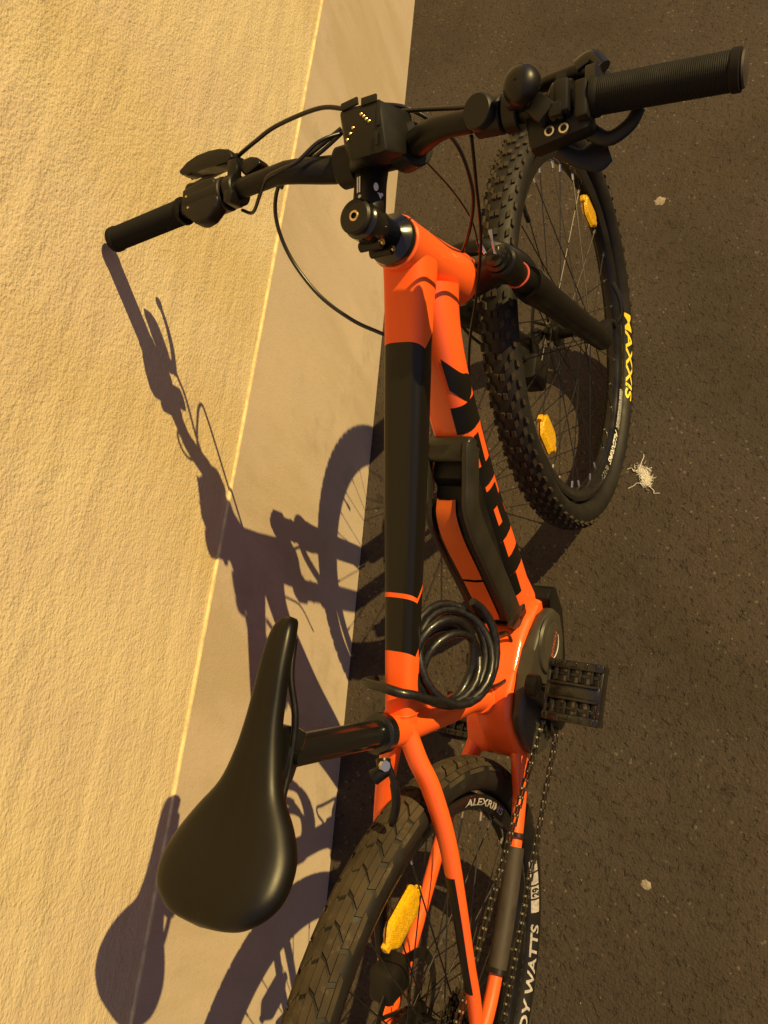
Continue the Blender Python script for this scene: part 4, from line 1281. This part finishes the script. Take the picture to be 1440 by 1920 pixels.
# ------------------------------------------------------------------ coiled cable lock hanging on the frame: a thing of its own
TB = Matrix.Rotation(-LEAN, 4, 'X')
lock = thing('cable_lock', 'black coiled cable lock looped over the rear end of the top tube inside the frame', 'bike lock', TB)
mb = MB()
e2 = V((0, -.40, -.917)); e1 = V((1, 0, 0)); e3 = V((0, -.917, .40))
cc = V((.464, -.030, .622))
P = []
turns = 6
fan = [.004, -.012, .018, -.006, .016, -.018, .008, .0]
rk = random.Random(4)
rads = [.065, .060, .052, .062, .046, .057, .048, .042]
cxs = [(0, .002), (-.008, .004), (-.020, -.016), (-.006, -.006), (-.024, .008), (-.010, -.010), (-.022, -.004), (-.018, .006)]
for i in range(turns * 24 + 1):
    t = i / 24; k = int(t); f = t - k; k2 = min(k + 1, turns)
    f = f * f * (3 - 2 * f)
    r = rads[k] * (1 - f) + rads[k2] * f
    ox = cxs[k][0] * (1 - f) + cxs[k2][0] * f; oz = cxs[k][1] * (1 - f) + cxs[k2][1] * f
    a = 2 * math.pi * t
    P.append(cc + e1 * (ox + r * math.cos(a)) + e2 * (oz + r * 1.02 * math.sin(a)) + e3 * (.0030 * (3.5 - t) + (fan[k] * (1 - f) + fan[k2] * f) * math.cos(a + .6)))
add_tube(mb, P, .0056, 12)
mb.obj('cable_coil', 'lockc', lock)
mb = MB()
P = cr([(.402, .040, .672), (.395, .042, .690), (.392, .030, .702), (.390, .006, .709), (.388, -.016, .704), (.390, -.026, .690), (.392, -.034, .660), (.396, -.036, .630), (.398, -.034, .604)], 5)
add_tube(mb, P, .0060, 12, round_end=True)
mb.obj('cable_end', 'lockc', lock)
# ------------------------------------------------------------------ litter on the asphalt
rk = random.Random(21)
tuft = thing('frayed_string', 'frayed tangle of white string fibres lying on the asphalt beside the front tyre', 'litter', Matrix.Translation((1.015, -.066, 0)))
mb = MB()
for k_ in range(12):      # matted core, pressed flat
    lb_ = rk.random(); cx_, cy_ = -.016 + .036 * lb_ + rk.gauss(0, .003), -.010 + .018 * lb_ + rk.gauss(0, .0025)
    n_ = 14; r_ = rk.uniform(.0018, .0040)
    vs = [(cx_, cy_, .0028)] + [(cx_ + r_ * rk.uniform(.6, 1.4) * math.cos(2 * math.pi * q_ / n_), cy_ + r_ * rk.uniform(.5, 1.3) * math.sin(2 * math.pi * q_ / n_), .0008) for q_ in range(n_)]
    mb.add(vs, [(0, 1 + q_, 1 + (q_ + 1) % n_) for q_ in range(n_)])
for i in range(420):
    lb_ = rk.random(); c = V((-.019 + .040 * lb_ + rk.gauss(0, .0045), -.012 + .020 * lb_ ** 2 + rk.gauss(0, .0045), 0))
    p = [c + V((0, 0, .001 + rk.random() * .003))]
    d = V((rk.gauss(0, 1), rk.gauss(0, 1), 0)).normalized()
    for k in range(5):
        d = (d + V((rk.gauss(0, .9), rk.gauss(0, .9), 0))).normalized()
        p.append(p[-1] + d * rk.uniform(.0008, .0028)); p[-1].z = max(.0006, .001 + rk.random() * .003)
    add_tube(mb, p, .0002 + rk.random() * .0003, 4)
for a, b in (((.020, .006), (.052, .004)), ((.012, .010), (.014, .032)), ((-.018, -.006), (-.030, .024)), ((-.020, -.016), (-.034, -.040))):
    p0 = V((*a, .002)); p1 = V((*b, .001)); q0 = p0.lerp(p1, .35) + V((rk.uniform(-.006, .006), rk.uniform(-.006, .006), .001)); q1 = p0.lerp(p1, .7) + V((rk.uniform(-.006, .006), rk.uniform(-.006, .006), 0))
    add_tube(mb, cr([p0, q0, q1, p1], 5), .0006, 5)
mb.obj('fibre_tangle', 'fibre', tuft)
def gum(x, y, r, label, sd):
    rr = random.Random(sd); n = 26
    vs = [(0, 0, .0016)]
    for ring_ in (.45, .8, 1.0):
        for k in range(n):
            q_ = ring_ * r * (1 + rr.uniform(-.22, .22)); a = 2 * math.pi * k / n
            vs.append((q_ * math.cos(a), q_ * math.sin(a), .0016 * (1 - ring_) + .0007 * (ring_ < .9) + .0003))
    fs = [(0, 1 + k, 1 + (k + 1) % n) for k in range(n)]
    for i in range(2):
        for k in range(n): fs.append((1 + i * n + k, 1 + (i + 1) * n + k, 1 + (i + 1) * n + (k + 1) % n, 1 + i * n + (k + 1) % n))
    mb = MB(); mb.add(vs, fs)
    o = mb.obj('chewing_gum', 'gum', None, Matrix.Translation((x, y, 0)))
    o['label'] = label; o['category'] = 'gum'; return o
gum(1.751, -.009, .013, 'pale grey gum spot trodden flat on the asphalt ahead of the front wheel', 1)
gum(.242, -.176, .008, 'small pale gum spot trodden flat on the asphalt beside the rear tyre', 2)

# loose grit over the street: uncountable
mb = MB(); rk = random.Random(8)
for i in range(1500):
    x = rk.uniform(-.5, 2.7); y = rk.uniform(-.8, .75)
    if y > W0 + WY * x - .006: continue
    s = rk.uniform(.0006, .0018) * (2.0 if rk.random() < .02 else 1)
    near = (W0 + WY * x - y) < .12
    pts = [(x + s * math.cos(a) * rk.uniform(.7, 1.2), y + s * math.sin(a) * rk.uniform(.7, 1.2), 0) for a in (0, 1.57, 3.14, 4.71)]
    mb.add(pts + [(x, y, s * .9)], [(0, 1, 4), (1, 2, 4), (2, 3, 4), (3, 0, 4)], 0 if rk.random() < .7 else 1)
M['grit'] = mat('pale_grit', (0.22, 0.19, 0.15), 0.6)
M['grit_d'] = mat('dark_grit', (0.05, 0.045, 0.038), 0.8)
o = mb.obj('street_grit', ['grit_d', 'grit']); o['kind'] = 'stuff'
o['label'] = 'scattered fine grit and sand grains on the asphalt'; o['category'] = 'grit'
